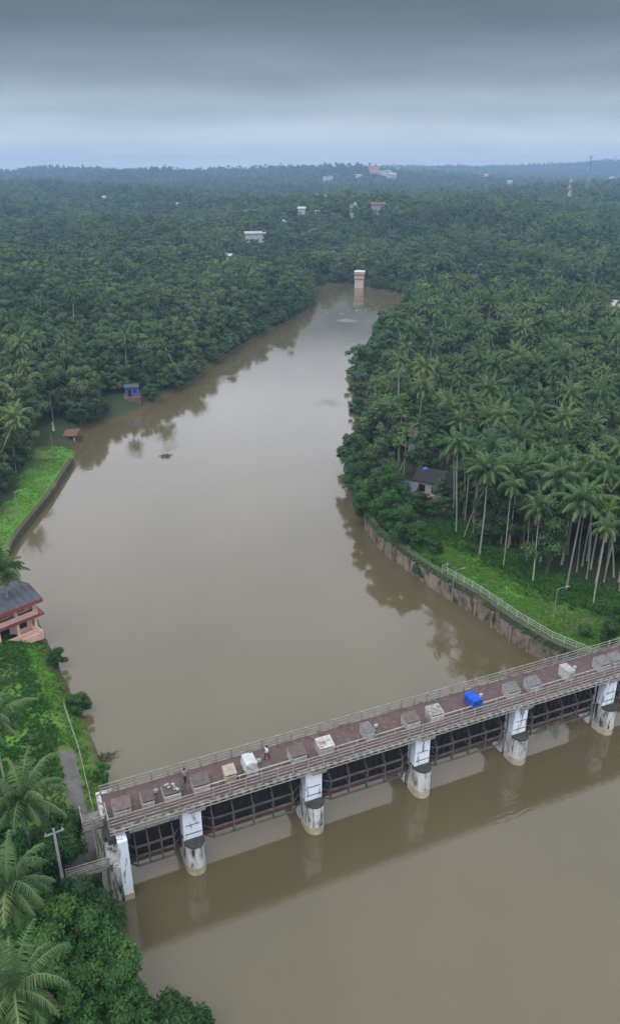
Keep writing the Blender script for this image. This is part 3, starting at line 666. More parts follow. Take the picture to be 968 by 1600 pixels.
railing(fe, fz, 1.1, 2.2, 2, .03, M_RAIL)
def power_pole(px, py, h, label, z=4.5):
    p = G(px, py, z); p.z = hz(p.x, p.y)
    t = thing('power_pole', label, 'pole', p, .5, 'power poles on the bank')
    MB().box((0, 0, h / 2), (.3, .22, h), top=(.6, .6)).build('shaft', M_POLE, t)
    ca_ = MB().box((0, 0, h - .45), (1.6, .1, .12)).build('crossarm', M_GALV, t)
    for s in (-.65, 0, .65): MB().tube((s, 0, h - .39), (s, 0, h - .14), .06, 8, .035).build('insulator', M_TARPW, ca_)
    return t
power_pole(101, 1390, 8.5, 'concrete power pole beside the shore abutment')
power_pole(84, 1640, 8.0, 'concrete power pole among the bushes downstream of the barrage')

# ------------------------------------------------------------------ houses near by
def pink_house():
    c = Vector((-36.8, 88.4, 0)); zg = 2.9
    rz = R(45)                                     # front wall runs towards -x -y, faces +x -y
    t = thing('riverside_house', 'salmon pink two storey house with blue grey roof at the water edge', 'house', (c.x, c.y, zg), rz); t.scale = (.9, .9, .88)
    # local frame: x runs back along the front (towards the corner at 0), y into the house
    L_, D_, H1, H2 = 12.0, 4.4, 3.0, 6.0
    MB().box((-L_ / 2, D_ / 2 + 1.4, H2 / 2 - 1.0), (L_, D_, H2 + 2.0)).build('wall', M_PINK, t)
    MB().box((-L_ / 2 + .3, .7, H1 + .05), (L_ + 1.8, 2.6, .4)).build('balcony_slab', M_TERRA, t)
    bal = MB().box((-L_ / 2 + .1, -.33, H1 + .62), (L_ + .4, .14, .9)).build('balcony_parapet', M_PINK, t, bevel=.03)
    MB().box((.32, .7, H1 + .62), (.14, 2.0, .9)).build('parapet_return', M_PINK, bal)
    MB().box((-L_ / 2, -.35, .35), (L_, .16, .9)).build('veranda_parapet', M_PINK, t, bevel=.03)
    MB().box((.2, .7, -.6), (1.0, 2.2, 1.5)).build('veranda_plinth', M_PINK, t)
    MB().box((-L_ / 2, .5, -.55), (L_, 2.2, 1.1)).build('plinth', M_PINK, t)
    for x in (-.15, -2.9, -5.8, -8.7):
        MB().box((x, -.2, 1.65), (.42, .36, 2.7)).build('column', M_PINK, t, bevel=.02)
        MB().box((x, -.2, 4.65), (.42, .3, 2.6)).build('column', M_PINK, t, bevel=.02)
    for x in (-1.6, -4.3, -7.2):
        for z in (1.5, 4.5):
            wf = MB().box((x, 1.37, z), (1.5, .08, 1.5)).build('window', M_TERRA, t)
            MB().box((x, 1.32, z), (1.3, .04, 1.3)).build('pane', M_GLASS, wf)
    # roof: two sheet slopes with maroon fascia
    e0, e1, yr = -1.2, D_ + 2.0, 2.6; za, zr = 6.0, 6.9
    for s, (ya, yb) in enumerate(((e0, yr), (e1, yr))):
        v = [(-L_ - 1, ya, za), (1.0, ya, za), (1.0, yb, zr), (-L_ - 1, yb, zr)]
        n_ = [(a, b, z + .1) for a, b, z in v]
        rf = MB().add(v + n_, [(3, 2, 1, 0), (4, 5, 6, 7), (0, 1, 5, 4), (1, 2, 6, 5), (2, 3, 7, 6), (3, 0, 4, 7)]).build('roof', M_ROOFG, t)
        for k in range(14):
            x = -L_ - .9 + (L_ + 1.8) * k / 13
            MB().tube((x, ya, za + .12), (x, yb, zr + .12), .05, 4).build('sheet_rib', M_ROOFG, rf)
        MB().box((-L_ / 2, ya, za - .22), (L_ + 2.04, .14, .62)).build('fascia', M_TERRA, rf)
    MB().add([(.6, 1.4, 6), (.6, D_ + 1.4, 6), (.6, yr, 6.75), (.5, 1.4, 6), (.5, D_ + 1.4, 6), (.5, yr, 6.75)], [(0, 1, 2), (5, 4, 3), (0, 3, 4, 1), (1, 4, 5, 2), (2, 5, 3, 0)]).build('gable', M_PINK, t)
    return t
pink_house()

def small_house(loc, rz, w_, d_, h, label, wall=M_FARW, roof=M_TILE, pitch=.45, flat=False, storeys=1, group=None, name='house', wins=3, cat='house'):
    t = thing(name, label, cat, loc, rz, group)
    MB().box((0, 0, h / 2 - .5), (w_, d_, h + 1)).build('wall', wall, t)
    if flat:
        r = MB().box((0, 0, h + .12), (w_ + .8, d_ + .8, .24)).build('roof', roof, t)
        MB().box((w_ * .2, 0, h + 1.0), (w_ * .3, d_ * .4, 1.6)).build('roof_room', wall, r)
    else:
        rh = d_ / 2 * pitch + .3; e = .7
        for s in (-1, 1):
            v = [(-w_ / 2 - e, s * (d_ / 2 + e), h - .25), (w_ / 2 + e, s * (d_ / 2 + e), h - .25), (w_ / 2 + e, 0, h + rh), (-w_ / 2 - e, 0, h + rh)]
            v += [(a, b, z + .14) for a, b, z in v]
            f = [(3, 2, 1, 0), (4, 5, 6, 7), (0, 1, 5, 4), (1, 2, 6, 5), (2, 3, 7, 6), (3, 0, 4, 7)]
            MB().add(v, f).build('roof', roof, t)
        for s in (-1, 1):
            x = s * (w_ / 2 - .06); MB().add([(x, -d_ / 2, h), (x, d_ / 2, h), (x, 0, h + rh - .1), (x - s * .1, -d_ / 2, h), (x - s * .1, d_ / 2, h), (x - s * .1, 0, h + rh - .1)],
                     [(0, 1, 2), (5, 4, 3), (0, 3, 4, 1), (1, 4, 5, 2), (2, 5, 3, 0)]).build('gable', wall, t)
    for st in range(storeys):
        z = h * (st + .5) / storeys
        for k in range(wins):
            x = -w_ / 2 + w_ * (k + .5) / wins
            f = MB().box((x, -d_ / 2 - .03, z), (1.2, .08, 1.3)).build('window', M_DARK, t); MB().box((x, -d_ / 2 - .08, z), (1.0, .04, 1.1)).build('pane', M_GLASS, f)
    return t
CLEAR = []      # (x, y, radius): no trees here
def clear(p, r, front=0.0):
    CLEAR.append((p.x, p.y, r))
    if front:
        d = Vector((p.x, p.y)).normalized(); k = 0
        while k < front: k += r * .8; CLEAR.append((p.x - d.x * k, p.y - d.y * k, r * .8))
# grove house behind the lawn palms
p = G(690, 768, 5.0); p.z = hz(p.x, p.y); clear(p, 6.5, 9)
h1 = small_house(p + Vector((0, 3, 0)), R(-32), 7.5, 5, 3.4, 'white walled house half hidden by palms beside the lawn', roof=M_DARK, wins=3)
MB().box((0, -3.6, .7), (7.5, .3, 1.0)).build('veranda_wall', M_PINK, h1)
wt = thing('water_tank', 'blue water tank standing on the roof of the grove house', 'tank', h1.location + Vector((-2.7, 1.2, 3.95)), 0)
MB().tube((0, 0, 0), (0, 0, 1.0), .5, 16).build('shell', M_BLUEH, wt); MB().tube((0, 0, 1.0), (0, 0, 1.16), .5, 16, .2).build('lid', M_BLUEH, wt)
p = G(628, 775, 4.0); p.z = hz(p.x, p.y); clear(p, 3.5); small_house(p, R(-25), 5, 4, 3.0, 'small shed with blue grey roof among riverside shrubs', roof=M_ROOFG, wall=M_CONC, wins=1, cat='shed', name='shed')
p = hit(962, 684, 2); clear(p, 3.5, 3); small_house(p, R(20), 8, 6, 5.0, 'house with blue grey roof deep in the palm grove', roof=M_ROOFG, storeys=2)
p = hit(652, 700, 2); clear(p, 3.2, 3); small_house(p, R(-60), 5, 4, 5.6, 'narrow pale house glimpsed behind leaning palm trunks', roof=M_HOOD, storeys=2, wins=2)
p = hit(768, 532, 2); clear(p, 4.5, 9); small_house(p, R(-15), 7, 5, 5.5, 'lone white house with pale roof in the middle of the grove', roof=M_TIN, storeys=2)
p = hit(960, 492, 2); clear(p, 6, 14); small_house(p, R(10), 10, 7, 6.0, 'white house with dark surroundings at the upper edge of the grove', roof=M_TIN, storeys=2)
# blue hut on the far bank, jetty, intake tower
p = G(206, 634, 0.5); p.z = 0; hutp = p + Vector((0, 2.0, 0))
hb = thing('pump_hut', 'small blue sheet metal hut on a brown plinth at the water edge', 'hut', (p.x, p.y + 1.6, 0), .25)
MB().box((0, 0, .9), (4.6, 4.4, 4.4)).build('plinth', M_BROWN, hb, bevel=.1)
MB().box((0, 0, 4.35), (3.5, 3.2, 2.5)).build('wall', M_BLUEH, hb)
MB().box((0, 0, 5.7), (4.1, 3.9, .16)).build('roof', M_ROOFG, hb)
d_ = MB().box((-.6, -1.63, 4.05), (.9, .06, 1.9)).build('door', M_DARK, hb); MB().box((-.3, -1.68, 4.0), (.06, .05, .2)).build('handle', M_GALV, d_)
MB().box((.8, -1.63, 4.5), (.9, .06, .8)).build('window', M_GLASS, hb)
clear(Vector((p.x, p.y + 1.6)), 4.5, 8)
jp = G(100, 684, 1.6); jt = thing('jetty', 'rust brown concrete jetty on stub legs at the lawn corner', 'jetty', (jp.x - 1, jp.y + 2.5, 0), .12)
MB().box((0, 0, 1.9), (7.5, 5.4, .4)).build('platform', M_BROWN, jt, bevel=.05)
for x in (-3, -1, 1, 3):
    for y in (-2.3, 2.3): MB().box((x, y, .0), (.4, .4, 3.6)).build('leg', M_CONC, jt)
sp = thing('white_marker_post', 'short white stepped marker post on the jetty', 'post', (jp.x - 3.0, jp.y + 2.2, 2.1))
MB().box((0, 0, .2), (1.3, 1.3, .4)).build('base', M_TARPW, sp); MB().box((0, 0, .9), (.6, .6, 1.0), top=(.6, .6)).build('shaft', M_TARPW, sp); MB().box((0, 0, 2.0), (.28, .28, 1.3)).build('finial', M_TARPW, sp)
clear(Vector((jp.x - 1, jp.y + 2.5)), 6, 4)

p = G(561, 449, 0.0); tw = thing('intake_tower', 'banded cream and ochre water intake tower standing at the river bend', 'tower', (p.x, p.y, 0), -.15)
MB().tube((0, 0, -3), (0, 0, 4.6), 3.54, 4).build('shaft', M_TOWER, tw, smooth=False)
MB().tube((0, 0, 4.6), (0, 0, 5.3), 4.09, 4).build('band', M_ORANGE, tw)
rm = MB().tube((0, 0, 5.3), (0, 0, 6.7), 3.54, 4).build('pump_room', M_FARW, tw)
for k in range(4):
    a = R(90) * (k % 4) + .785; MB().box((2.5 * math.cos(a), 2.5 * math.sin(a), 6.0), (.14, 2.2 if k < 4 else .9, .7), a).build('window', M_DARK, rm)
MB().tube((0, 0, 6.7), (0, 0, 7.6), 4.15, 4).build('band', M_ORANGE, tw)
MB().tube((0, 0, 7.6), (0, 0, 8.5), 3.78, 4).build('parapet', M_FARW, tw)
MB().tube((0, 0, 8.5), (0, 0, 8.9), 4.27, 4, 3.9).build('roof', M_FARW, tw)
clear(p, 5, 10)

# far houses and town
far = [  # px, py, width, depth, height, wall, roof, flat, label
    (471, 333, 14, 10, 9, M_FARW, M_TIN, False, 'large white house with grey roof above the tree tops'),
    (398, 369, 34, 9, 5, M_FARW, M_TIN, False, 'long low white roofed shed among the trees'),
    (357, 405, 8, 6, 5, M_FARW, M_TIN, False, 'tiny white roof nearest the river among the trees'),
    (383, 335, 8, 7, 6, M_FARW, M_TIN, False, 'small white house alone in the wooded slope'),
    (447, 350, 9, 7, 5, M_FARW, M_TIN, False, 'low white house below the large white house'),
    (495, 308, 11, 8, 8, M_FARW, M_TIN, False, 'white house on the slope toward the town'),
    (507, 315, 7, 7, 11, M_FARW, M_TIN, True, 'narrow tall white house on the slope toward the town'),
    (495, 335, 6, 5, 5, M_FARW, M_TIN, False, 'tiny white house beside the larger one'),
    (552, 328, 14, 10, 9, M_FARW, M_TIN, True, 'white flat roofed house with a stair turret'),
    (590, 325, 26, 14, 7, M_CONC, M_TILE, False, 'wide house with dull clay tile roof'),
    (168, 268, 30, 14, 10, M_FARW, M_TIN, False, 'white building on the ridge crest'),
    (163, 312, 12, 9, 7, M_FARW, M_TIN, False, 'pale house low on the wooded ridge side'),
    (277, 322, 10, 8, 6, M_FARW, M_TIN, False, 'pale small house in the middle of the wooded plain'),
    (512, 283, 34, 16, 10, M_FARW, M_TIN, True, 'white block at the near edge of the town'),
    (584, 272, 34, 20, 20, M_FARP, M_TILE, True, 'pink town block with red roof'),
    (602, 276, 40, 20, 16, M_FARW, M_FARW, True, 'broad white town block beside the pink one'),
    (622, 271, 16, 16, 18, M_FARC, M_FARC, True, 'pale teal town block'),
    (612, 278, 26, 14, 8, M_FARW, M_TIN, False, 'low white hall in front of the town blocks'),
    (560, 280, 20, 10, 8, M_FARW, M_TIN, False, 'low white roof left of the pink town block'),
    (755, 279, 30, 14, 9, M_FARW, M_TIN, False, 'white roofed building below the blue ridge'),
    (795, 290, 14, 9, 7, M_FARW, M_TIN, False, 'small white roof in the plain below the blue ridge'),
    (813, 302, 12, 9, 8, M_FARW, M_TIN, False, 'pale house in the plain nearer the river'),
    (888, 306, 10, 8, 9, M_FARW, M_TIN, True, 'pale block near the lattice mast'),
    (955, 283, 26, 12, 9, M_FARW, M_TIN, False, 'pale roof at the foot of the blue ridge'),
]
for px, py, w_, d_, h, wl, rf, fl, wd in far:
    p = hit(px, py, 8); s = 1.0
    wd = wd.replace(' left of ', ' beside ')
    k_ = .42 if py > 290 else .75
    w_, d_, h = w_ * k_, d_ * k_, h * k_
    small_house(p + Vector((0, 0, 1.0 if py > 290 else 4.0)), random.uniform(-.3, .3), w_, d_, h + 7, wd, wl, rf, flat=fl, storeys=2 if h > 8 else 1, wins=4)
    dist = math.hypot(p.x, p.y); clear(p, max(w_, d_) * .62, 8 + dist * .012)

def lattice(px, py, h, label):
    p = hit(px, py, 6); t = thing('lattice_mast', label, 'mast', p, .3, None)
    def r_(z): return 2.6 * (1 - z / h) + .6
    for a in range(4):
        c, s = math.cos(a * math.pi / 2 + .8), math.sin(a * math.pi / 2 + .8)
        MB().tube((c * r_(0), s * r_(0), 0), (c * r_(h), s * r_(h), h), .28, 4, .18).build('leg', M_GALV, t)
    n = 9
    for k in range(n):
        z0, z1 = h * k / n, h * (k + 1) / n; b = MB()
        for a in range(4):
            c, s = math.cos(a * math.pi / 2 + .8), math.sin(a * math.pi / 2 + .8); c2, s2 = math.cos((a + 1) * math.pi / 2 + .8), math.sin((a + 1) * math.pi / 2 + .8)
            b.tube((c * r_(z0), s * r_(z0), z0), (c2 * r_(z1), s2 * r_(z1), z1), .14, 4); b.tube((c * r_(z1), s * r_(z1), z1), (c2 * r_(z1), s2 * r_(z1), z1), .14, 4)
        b.build('brace', M_GALV, t)
    for k, (z, a) in enumerate(((h * .98, 0), (h * .96, 2.1), (h * .95, 4.2), (h * .72, 3.4), (h * .66, 3.0))):
        MB().box((1.7 * math.cos(a), 1.7 * math.sin(a), z), (.7, 1.9, 3.0), a).build('antenna', M_TARPW, t)
    clear(p, 6, 30)
lattice(915, 301, 55, 'tall grey lattice telecom mast with pale antennas against the blue ridge')
lattice(888, 308, 26, 'short grey lattice mast beside the taller one')

# ------------------------------------------------------------------ plants
def leaf_mesh(name, V, F, m, rnd, smooth=False, mats=None, mi=None):
    me = bpy.data.meshes.new(name); me.from_pydata(V, [], F)
    for q in (mats or [m]): me.materials.append(q)
    if mi is not None: me.polygons.foreach_set('material_index', mi)
    at = me.attributes.new('rnd', 'FLOAT', 'FACE'); at.data.foreach_set('value', np.asarray(rnd, np.float32))
    me.update(); return me

def frond(V, F, Rn, base, az, el, length, droop, rs, pairs=20, lw=.075, ll=.95, twist=0):
    """arched rachis with two rows of hanging leaflets"""
    d = Vector((math.cos(az) * math.cos(el), math.sin(az) * math.cos(el), math.sin(el))); p = Vector(base); n = 9; st = length / n
    side = Vector((-math.sin(az), math.cos(az), 0)); pts = [p.copy()]; dirs = [d.copy()]
    for k in range(n):
        p = p + d * st; d = (d + Vector((0, 0, -droop * (.35 + 1.1 * k / n)))).normalized(); pts.append(p.copy()); dirs.append(d.copy())
    tint = rs.random()
    for k in range(n):                              # rachis as a thin ribbon with a keel
        r0, r1 = .07 * (1 - k / n) + .012, .07 * (1 - (k + 1) / n) + .012; b = len(V)
        V += [tuple(pts[k] + side * r0), tuple(pts[k] - side * r0), tuple(pts[k + 1] - side * r1), tuple(pts[k + 1] + side * r1)]
        F.append((b, b + 1, b + 2, b + 3)); Rn.append(.95)
    for j in range(pairs):
        t = .10 + .9 * (j + .5) / pairs; f = t * n; k = min(int(f), n - 1); q = pts[k].lerp(pts[k + 1], f - k); dd_ = dirs[k]
        L_ = ll * (math.sin(math.pi * min(1, .16 + .84 * t) ** .8) * .8 + .25) * rs.uniform(.85, 1.1)
        up = side.cross(dd_).normalized()
        if up.z < 0: up = -up
        for s in (-1, 1):
            hang = rs.uniform(.35, 1.25)
            ld = (side * s * .85 + dd_ * .55 - Vector((0, 0, 1)) * hang + up * .1).normalized()
            wd = dd_ * lw
            tip = q + ld * L_ * .6; end = q + (ld * .9 - Vector((0, 0, .30))).normalized() * L_
            b = len(V); V += [tuple(q - wd), tuple(q + wd), tuple(tip + wd * .8), tuple(end), tuple(tip - wd * .8)]
            F.append((b, b + 1, b + 2, b + 3, b + 4)); Rn.append(min(1, max(0, tint * .6 + rs.uniform(0, .4))))
    return V, F, Rn

def palm_trunk(h, lean, rs, r0=.13, r1=.085):
    az = rs.uniform(0, 6.28); pts = []; rad = []
    for k in range(10):
        t = k / 9; off = lean * (t ** 1.6) + .25 * math.sin(t * 4 + az) * t
        pts.append((math.cos(az) * off, math.sin(az) * off, h * t - .5 * (k == 0))); rad.append(r0 * (1.5 if k == 0 else 1) * (1 - t) + r1 * t)
    return pts, rad
PALMS = []     # (trunk mesh, crown mesh, frond meshes, height)
for v in range(10):
    rs = random.Random(100 + v); h = [12.5, 14, 11, 13, 15, 12, 13.5, 9.5, 12.8, 14.5][v]; lean = [.6, 1.3, 2.6, .4, 1.0, 4.2, .8, 1.6, 3.2, .9][v]
    full, long_, sag = [1, .8, 1.1, .9, .7, 1, .85, 1.15, .75, 1][v], [1, .9, 1.08, .95, .85, 1, 1.05, 1.1, .88, .98][v], [1, 1.5, .8, 1.2, 1.7, 1.1, 1.35, .7, 1.5, 1.25][v]
    pts, rad = palm_trunk(h, lean, rs); tm = MB().path(pts, rad, 7).mesh('trunk', M_TRUNK, True)
    V, F, Rn = [], [], []; fr = []; mi_ = []; nf = int(27 * full)
    for k in range(nf):
        t = k / nf; el = R(80) - t ** .85 * R(112) + rs.uniform(-.12, .12); az = k * 2.399 + rs.uniform(-.25, .25); ln = long_ * rs.uniform(3.2, 4.7) * (.75 + .25 * math.sin(math.pi * min(1, t + .25)))
        a = ([], [], []); frond(*a, pts[-1], az, el, ln, sag * (.14 + .12 * rs.random()), rs)
        dry = k >= nf - 2; mi_ += [int(dry)] * len(a[1])
        fr.append(leaf_mesh('frond', *a[:2], M_DRY if dry else M_PALM, a[2])); b = len(V); V += a[0]; F += [tuple(i + b for i in f) for f in a[1]]; Rn += a[2]
    PALMS.append((tm, leaf_mesh('crown', V, F, M_PALM, Rn, mats=[M_PALM, M_DRY], mi=mi_), fr, h))
ARECA = []
for v in range(3):
    rs = random.Random(200 + v); h = [9.5, 11, 8.5][v]
    pts, rad = palm_trunk(h, .3, rs, .085, .06); tm = MB().path(pts, rad, 5).mesh('trunk', M_TRUNK, True)
    V, F, Rn = [], [], []
    for k in range(9):
        t = k / 9; frond(V, F, Rn, pts[-1], k * 2.399, R(72) - t * R(85), rs.uniform(1.5, 2.0), .16, rs, pairs=10, lw=.10, ll=.62)
    ARECA.append((tm, leaf_mesh('crown', V, F, M_ARECA, Rn), None, h))

def crown_leaves(lobes, n_leaf, size, rs, V, F, Rn, core=True):
    tot = sum(r * r for *_, r in lobes)
    for (x, y, z, r) in lobes:
        ltint = rs.random(); n = max(8, int(n_leaf * r * r / tot)); sq = rs.uniform(.72, .95)
        if core:
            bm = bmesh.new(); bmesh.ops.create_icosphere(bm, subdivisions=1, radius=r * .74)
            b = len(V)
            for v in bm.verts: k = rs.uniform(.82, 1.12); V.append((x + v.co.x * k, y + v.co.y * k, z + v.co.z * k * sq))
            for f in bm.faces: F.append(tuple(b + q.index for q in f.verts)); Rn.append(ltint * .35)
            bm.free()
        for _ in range(n):
            u = rs.uniform(-.75, 1); a = rs.uniform(0, 6.283); s = math.sqrt(1 - u * u); nrm = Vector((s * math.cos(a), s * math.sin(a), u))
            p = Vector((x, y, z)) + Vector((nrm.x, nrm.y, nrm.z * sq)) * r * rs.uniform(.72, 1.10)
            d = (nrm + Vector((rs.gauss(0, .55), rs.gauss(0, .55), rs.gauss(0, .45) + .25))).normalized()
            t1 = d.orthogonal().normalized(); t2 = d.cross(t1); ang = rs.uniform(0, 6.28); e1 = t1 * math.cos(ang) + t2 * math.sin(ang); e2 = d.cross(e1)
            L_ = size * rs.uniform(.7, 1.35); W_ = L_ * rs.uniform(.38, .55); b = len(V)
            V += [tuple(p - e1 * L_), tuple(p + e2 * W_ - d * .04), tuple(p + e1 * L_ - d * L_ * .25), tuple(p - e2 * W_ - d * .04)]
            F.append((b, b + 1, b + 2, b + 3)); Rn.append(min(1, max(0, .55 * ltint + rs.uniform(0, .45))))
TREES = []
for v in range(7):
    rs = random.Random(300 + v); H = [10, 11.5, 9, 12.5, 10.5, 8.5, 11][v]; RX = [4.2, 4.0, 4.6, 3.6, 4.8, 3.8, 4.2][v]
    lobes = []
    for k in range(rs.randint(19, 27)):
        a = rs.uniform(0, 6.28); t = rs.random(); zz = H * (.30 + .66 * t); rr = RX * (1 - .55 * abs(t - .35) ** 1.3) * math.sqrt(rs.uniform(.05, 1)) * .82
        lobes.append((rr * math.cos(a) * (1.15 if v % 3 == 0 else .95), rr * math.sin(a), zz, rs.uniform(.7, 1.7) * (1.05 - .3 * t)))
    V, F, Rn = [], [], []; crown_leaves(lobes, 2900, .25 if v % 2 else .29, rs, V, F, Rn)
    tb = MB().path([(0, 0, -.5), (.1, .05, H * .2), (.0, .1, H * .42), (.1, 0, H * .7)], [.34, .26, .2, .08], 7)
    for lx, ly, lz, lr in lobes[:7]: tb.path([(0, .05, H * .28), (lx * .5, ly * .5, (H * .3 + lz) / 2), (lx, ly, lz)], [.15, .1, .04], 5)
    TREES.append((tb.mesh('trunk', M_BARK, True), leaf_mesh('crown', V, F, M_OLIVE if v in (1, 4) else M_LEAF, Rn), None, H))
FINE = []      # denser, smaller leaved crowns for the shore nearest the deck
for v in range(4):
    rs = random.Random(400 + v); H = [6.5, 5.5, 7.5, 4.6][v]; RX = [2.9, 2.6, 3.2, 2.5][v]; lobes = []
    for k in range(rs.randint(15, 21)):
        a = rs.uniform(0, 6.28); t = rs.random(); zz = H * (.28 + .66 * t); rr = RX * (1 - .5 * abs(t - .35)) * math.sqrt(rs.uniform(.05, 1)) * .85
        lobes.append((rr * math.cos(a), rr * math.sin(a), zz, rs.uniform(.65, 1.3)))
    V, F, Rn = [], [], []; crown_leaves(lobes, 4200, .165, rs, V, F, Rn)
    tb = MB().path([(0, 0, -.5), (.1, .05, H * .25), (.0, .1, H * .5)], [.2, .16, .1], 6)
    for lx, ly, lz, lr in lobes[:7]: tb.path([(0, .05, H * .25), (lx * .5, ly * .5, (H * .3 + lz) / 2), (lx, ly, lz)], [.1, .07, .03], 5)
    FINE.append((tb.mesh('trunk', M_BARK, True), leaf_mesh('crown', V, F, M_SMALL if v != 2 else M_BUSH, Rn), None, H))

def plant(kind, src, p, s, rz, label, cat, group, tilt=0.0, fronds=False, ta=0.0):
    t = thing(kind, label, cat, p, 0, group); t.rotation_euler = (tilt * math.cos(ta), tilt * math.sin(ta), rz); t.scale = (s, s, s)
    link('trunk', src[0], t)
    if fronds:
        for f in src[2]: link('frond', f, t)
    else: link('crown', src[1], t)
    return t

LMARK = [(G(690, 768, 5), 'the white house half hidden by palms'), (G(628, 775, 4), 'the small riverside shed'), (hit(962, 684, 2), 'the blue roofed house in the grove'), (hit(652, 700, 2), 'the narrow pale house'),
         (hit(768, 532, 2), 'the lone white house of the grove'), (hit(960, 492, 2), 'the white house at the upper grove'), (G(206, 634, 0), 'the blue hut'), (G(100, 684, 1), 'the jetty'), (G(561, 449, 0), 'the intake tower'),
         (G(606, 516, 0), 'the bare branch over the water'), (G(20, 780, 2), 'the small open lawn'), (G(850, 920, 3), 'the walled lawn'), (G(945, 990, 3), 'the far end of the deck'), (G(258, 713, 0), 'the river opposite the floating branches'),
         (G(101, 1390, 4), 'the power pole by the abutment'), (G(84, 1640, 4), 'the downstream power pole'), (G(100, 1150, 4), 'the grey path'), (G(180, 1440, 1), 'the water below the abutment'), (G(250, 1590, 1), 'the water downstream of the deck')]
def near_mark(x, y): return min(LMARK, key=lambda q: (q[0].x - x) ** 2 + (q[0].y - y) ** 2)[1]
def sized(s, k=1.0): return 'tall' if s > 1.0 * k else ('short' if s < .84 * k else 'middling')
taken = []
PAL_R = 'coconut palm with slender pale trunk in the grove on the walled bank'
PAL_L = 'coconut palm rising from the woods on the bank with the small jetty'
TR_R = 'dark green leafy tree in the grove on the walled bank'
TR_L = 'dark green leafy tree in the woods on the bank with the small jetty'
# palms one can point at
rs = random.Random(77)
named = [  # crown px, py, base px, py, ground level guess, label
    (756, 735, 749, 862, 'tall upright coconut palm at the lawn edge in front of the grove house'),
    (704, 732, 724, 838, 'coconut palm beside the grove house wall'),
    (862, 800, 832, 906, 'coconut palm with strongly slanted white trunk on the lawn'),
    (822, 795, 822, 878, 'coconut palm beside the slanted white trunk'),
    (934, 822, 926, 942, 'coconut palm standing furthest out on the lawn toward the deck'),
    (898, 780, 884, 918, 'coconut palm with two trunks close behind it near the deck'),
    (594, 660, 622, 735, 'coconut palm leaning over the riverside shrubs'),
    (650, 605, 652, 690, 'tall palm above the pale narrow house'),
    (710, 655, 716, 740, 'feathery palm directly behind the grove house'),
    (790, 760, 786, 880, 'straight thin palm at the middle of the lawn edge'),
    (845, 745, 842, 880, 'tall palm behind the slanted white trunk'),
    (955, 770, 958, 900, 'tall palm at the lawn edge near the bushes by the deck')]
for i, (cx, cy, bx, by, wd) in enumerate(named):
    b = G(bx, by, 4.0); b.z = hz(b.x, b.y); d = ray(cx, cy); tt = b.y / d.y; top_ = Vector((0, 0, CAM_H)) + d * tt
    h = max(8.0, top_.z - b.z); dx = top_.x - b.x
    src = PALMS[i % 5 if i % 5 != 2 else 3]
    plant('coconut_palm', src, b, h / src[3], rs.uniform(0, 6.28), wd, 'palm', 'palms along the lawn edge', 0, True).rotation_euler[1] = math.atan2(dx, h)
    taken.append((b.x, b.y, 2.2))
for i in range(60):
    k = rs.random(); b = G(715, 835, 4).lerp(G(985, 945, 4), k); b = b + Vector((rs.uniform(-1, 3), rs.uniform(1.2, 11), 0)); b.z = hz(b.x, b.y)
    if any((b.x - q[0]) ** 2 + (b.y - q[1]) ** 2 < 1.3 for q in taken): continue
    sl = i % 3 == 0; src = ARECA[i % 3] if sl else PALMS[(0, 1, 3, 4, 6)[i % 5]]; sc = rs.uniform(.85, 1.1) if not sl else rs.uniform(1.0, 1.35)
    plant('areca_palm' if sl else 'coconut_palm', src, b, sc, rs.uniform(0, 6.28), ('slim pale areca palm' if sl else sized(sc) + ' white trunked palm') + ' lining the back of the walled lawn', 'palm', 'palms lining the walled lawn'); taken.append((b.x, b.y, 1.6))
for i, (cx, cy, zc, wd) in enumerate([(28, 1250, 13.5, 'coconut palm with broad fronds beside the path to the deck'), (8, 1385, 14, 'coconut palm beside the concrete power pole'), (-4, 1565, 14, 'coconut palm furthest downstream on the shore by the bushes'),
                                 (-12, 1120, 12, 'coconut palm over the weedy slope below the pink house'), (4, 888, 13, 'coconut palm growing behind the pink house roof')]):
    c = G(cx, cy, zc); z = hz(c.x, c.y); src = PALMS[[0, 3, 6, 0, 3][i]]
    k_ = max(1.06, (zc - z) / src[3]); plant('coconut_palm', src, (c.x, c.y, zc - k_ * src[3]), k_, 1.3 * i, wd, 'palm', 'palms on the shore by the deck', 0, True); taken.append((c.x, c.y, 2.5))
# shrubs and small trees on the near shore
near = [(138, 1468, 3.2, 0), (160, 1492, 2.6, 1), (112, 1425, 3.0, 3), (145, 1525, 3.4, 2), (178, 1552, 2.6, 1), (60, 1460, 4.0, 2), (90, 1500, 4.0, 0), (30, 1500, 4.5, 2), (130, 1580, 4, 0),
        (235, 1594, 2.8, 3), (278, 1602, 2.2, 3), (205, 1610, 3.0, 1), (60, 1560, 4.5, 2), (90, 1330, 4.5, 1), (50, 1360, 4.8, 2), (85, 1290, 4.6, 3),
        (170, 1590, 4, 2), (20, 1420, 5, 0), (-10, 1480, 5, 2), (110, 1650, 4, 2), (260, 1650, 3.5, 0), (20, 1620, 5, 0), (-20, 1330, 5, 0)]
for i, (px, py, zc, v) in enumerate(near):
    c = G(px, py, zc + 1.2); z = hz(c.x, c.y); s = rs.uniform(.75, 1.05)
    if z < .15: z = .1
    plant('leafy_shrub_tree', FINE[v], (c.x, c.y, z), s, rs.uniform(0, 6.28), sized(s, .92) + ' bright green bushy tree near ' + near_mark(c.x, c.y), 'tree', 'small trees on the shore by the deck'); taken.append((c.x, c.y, 1.6))
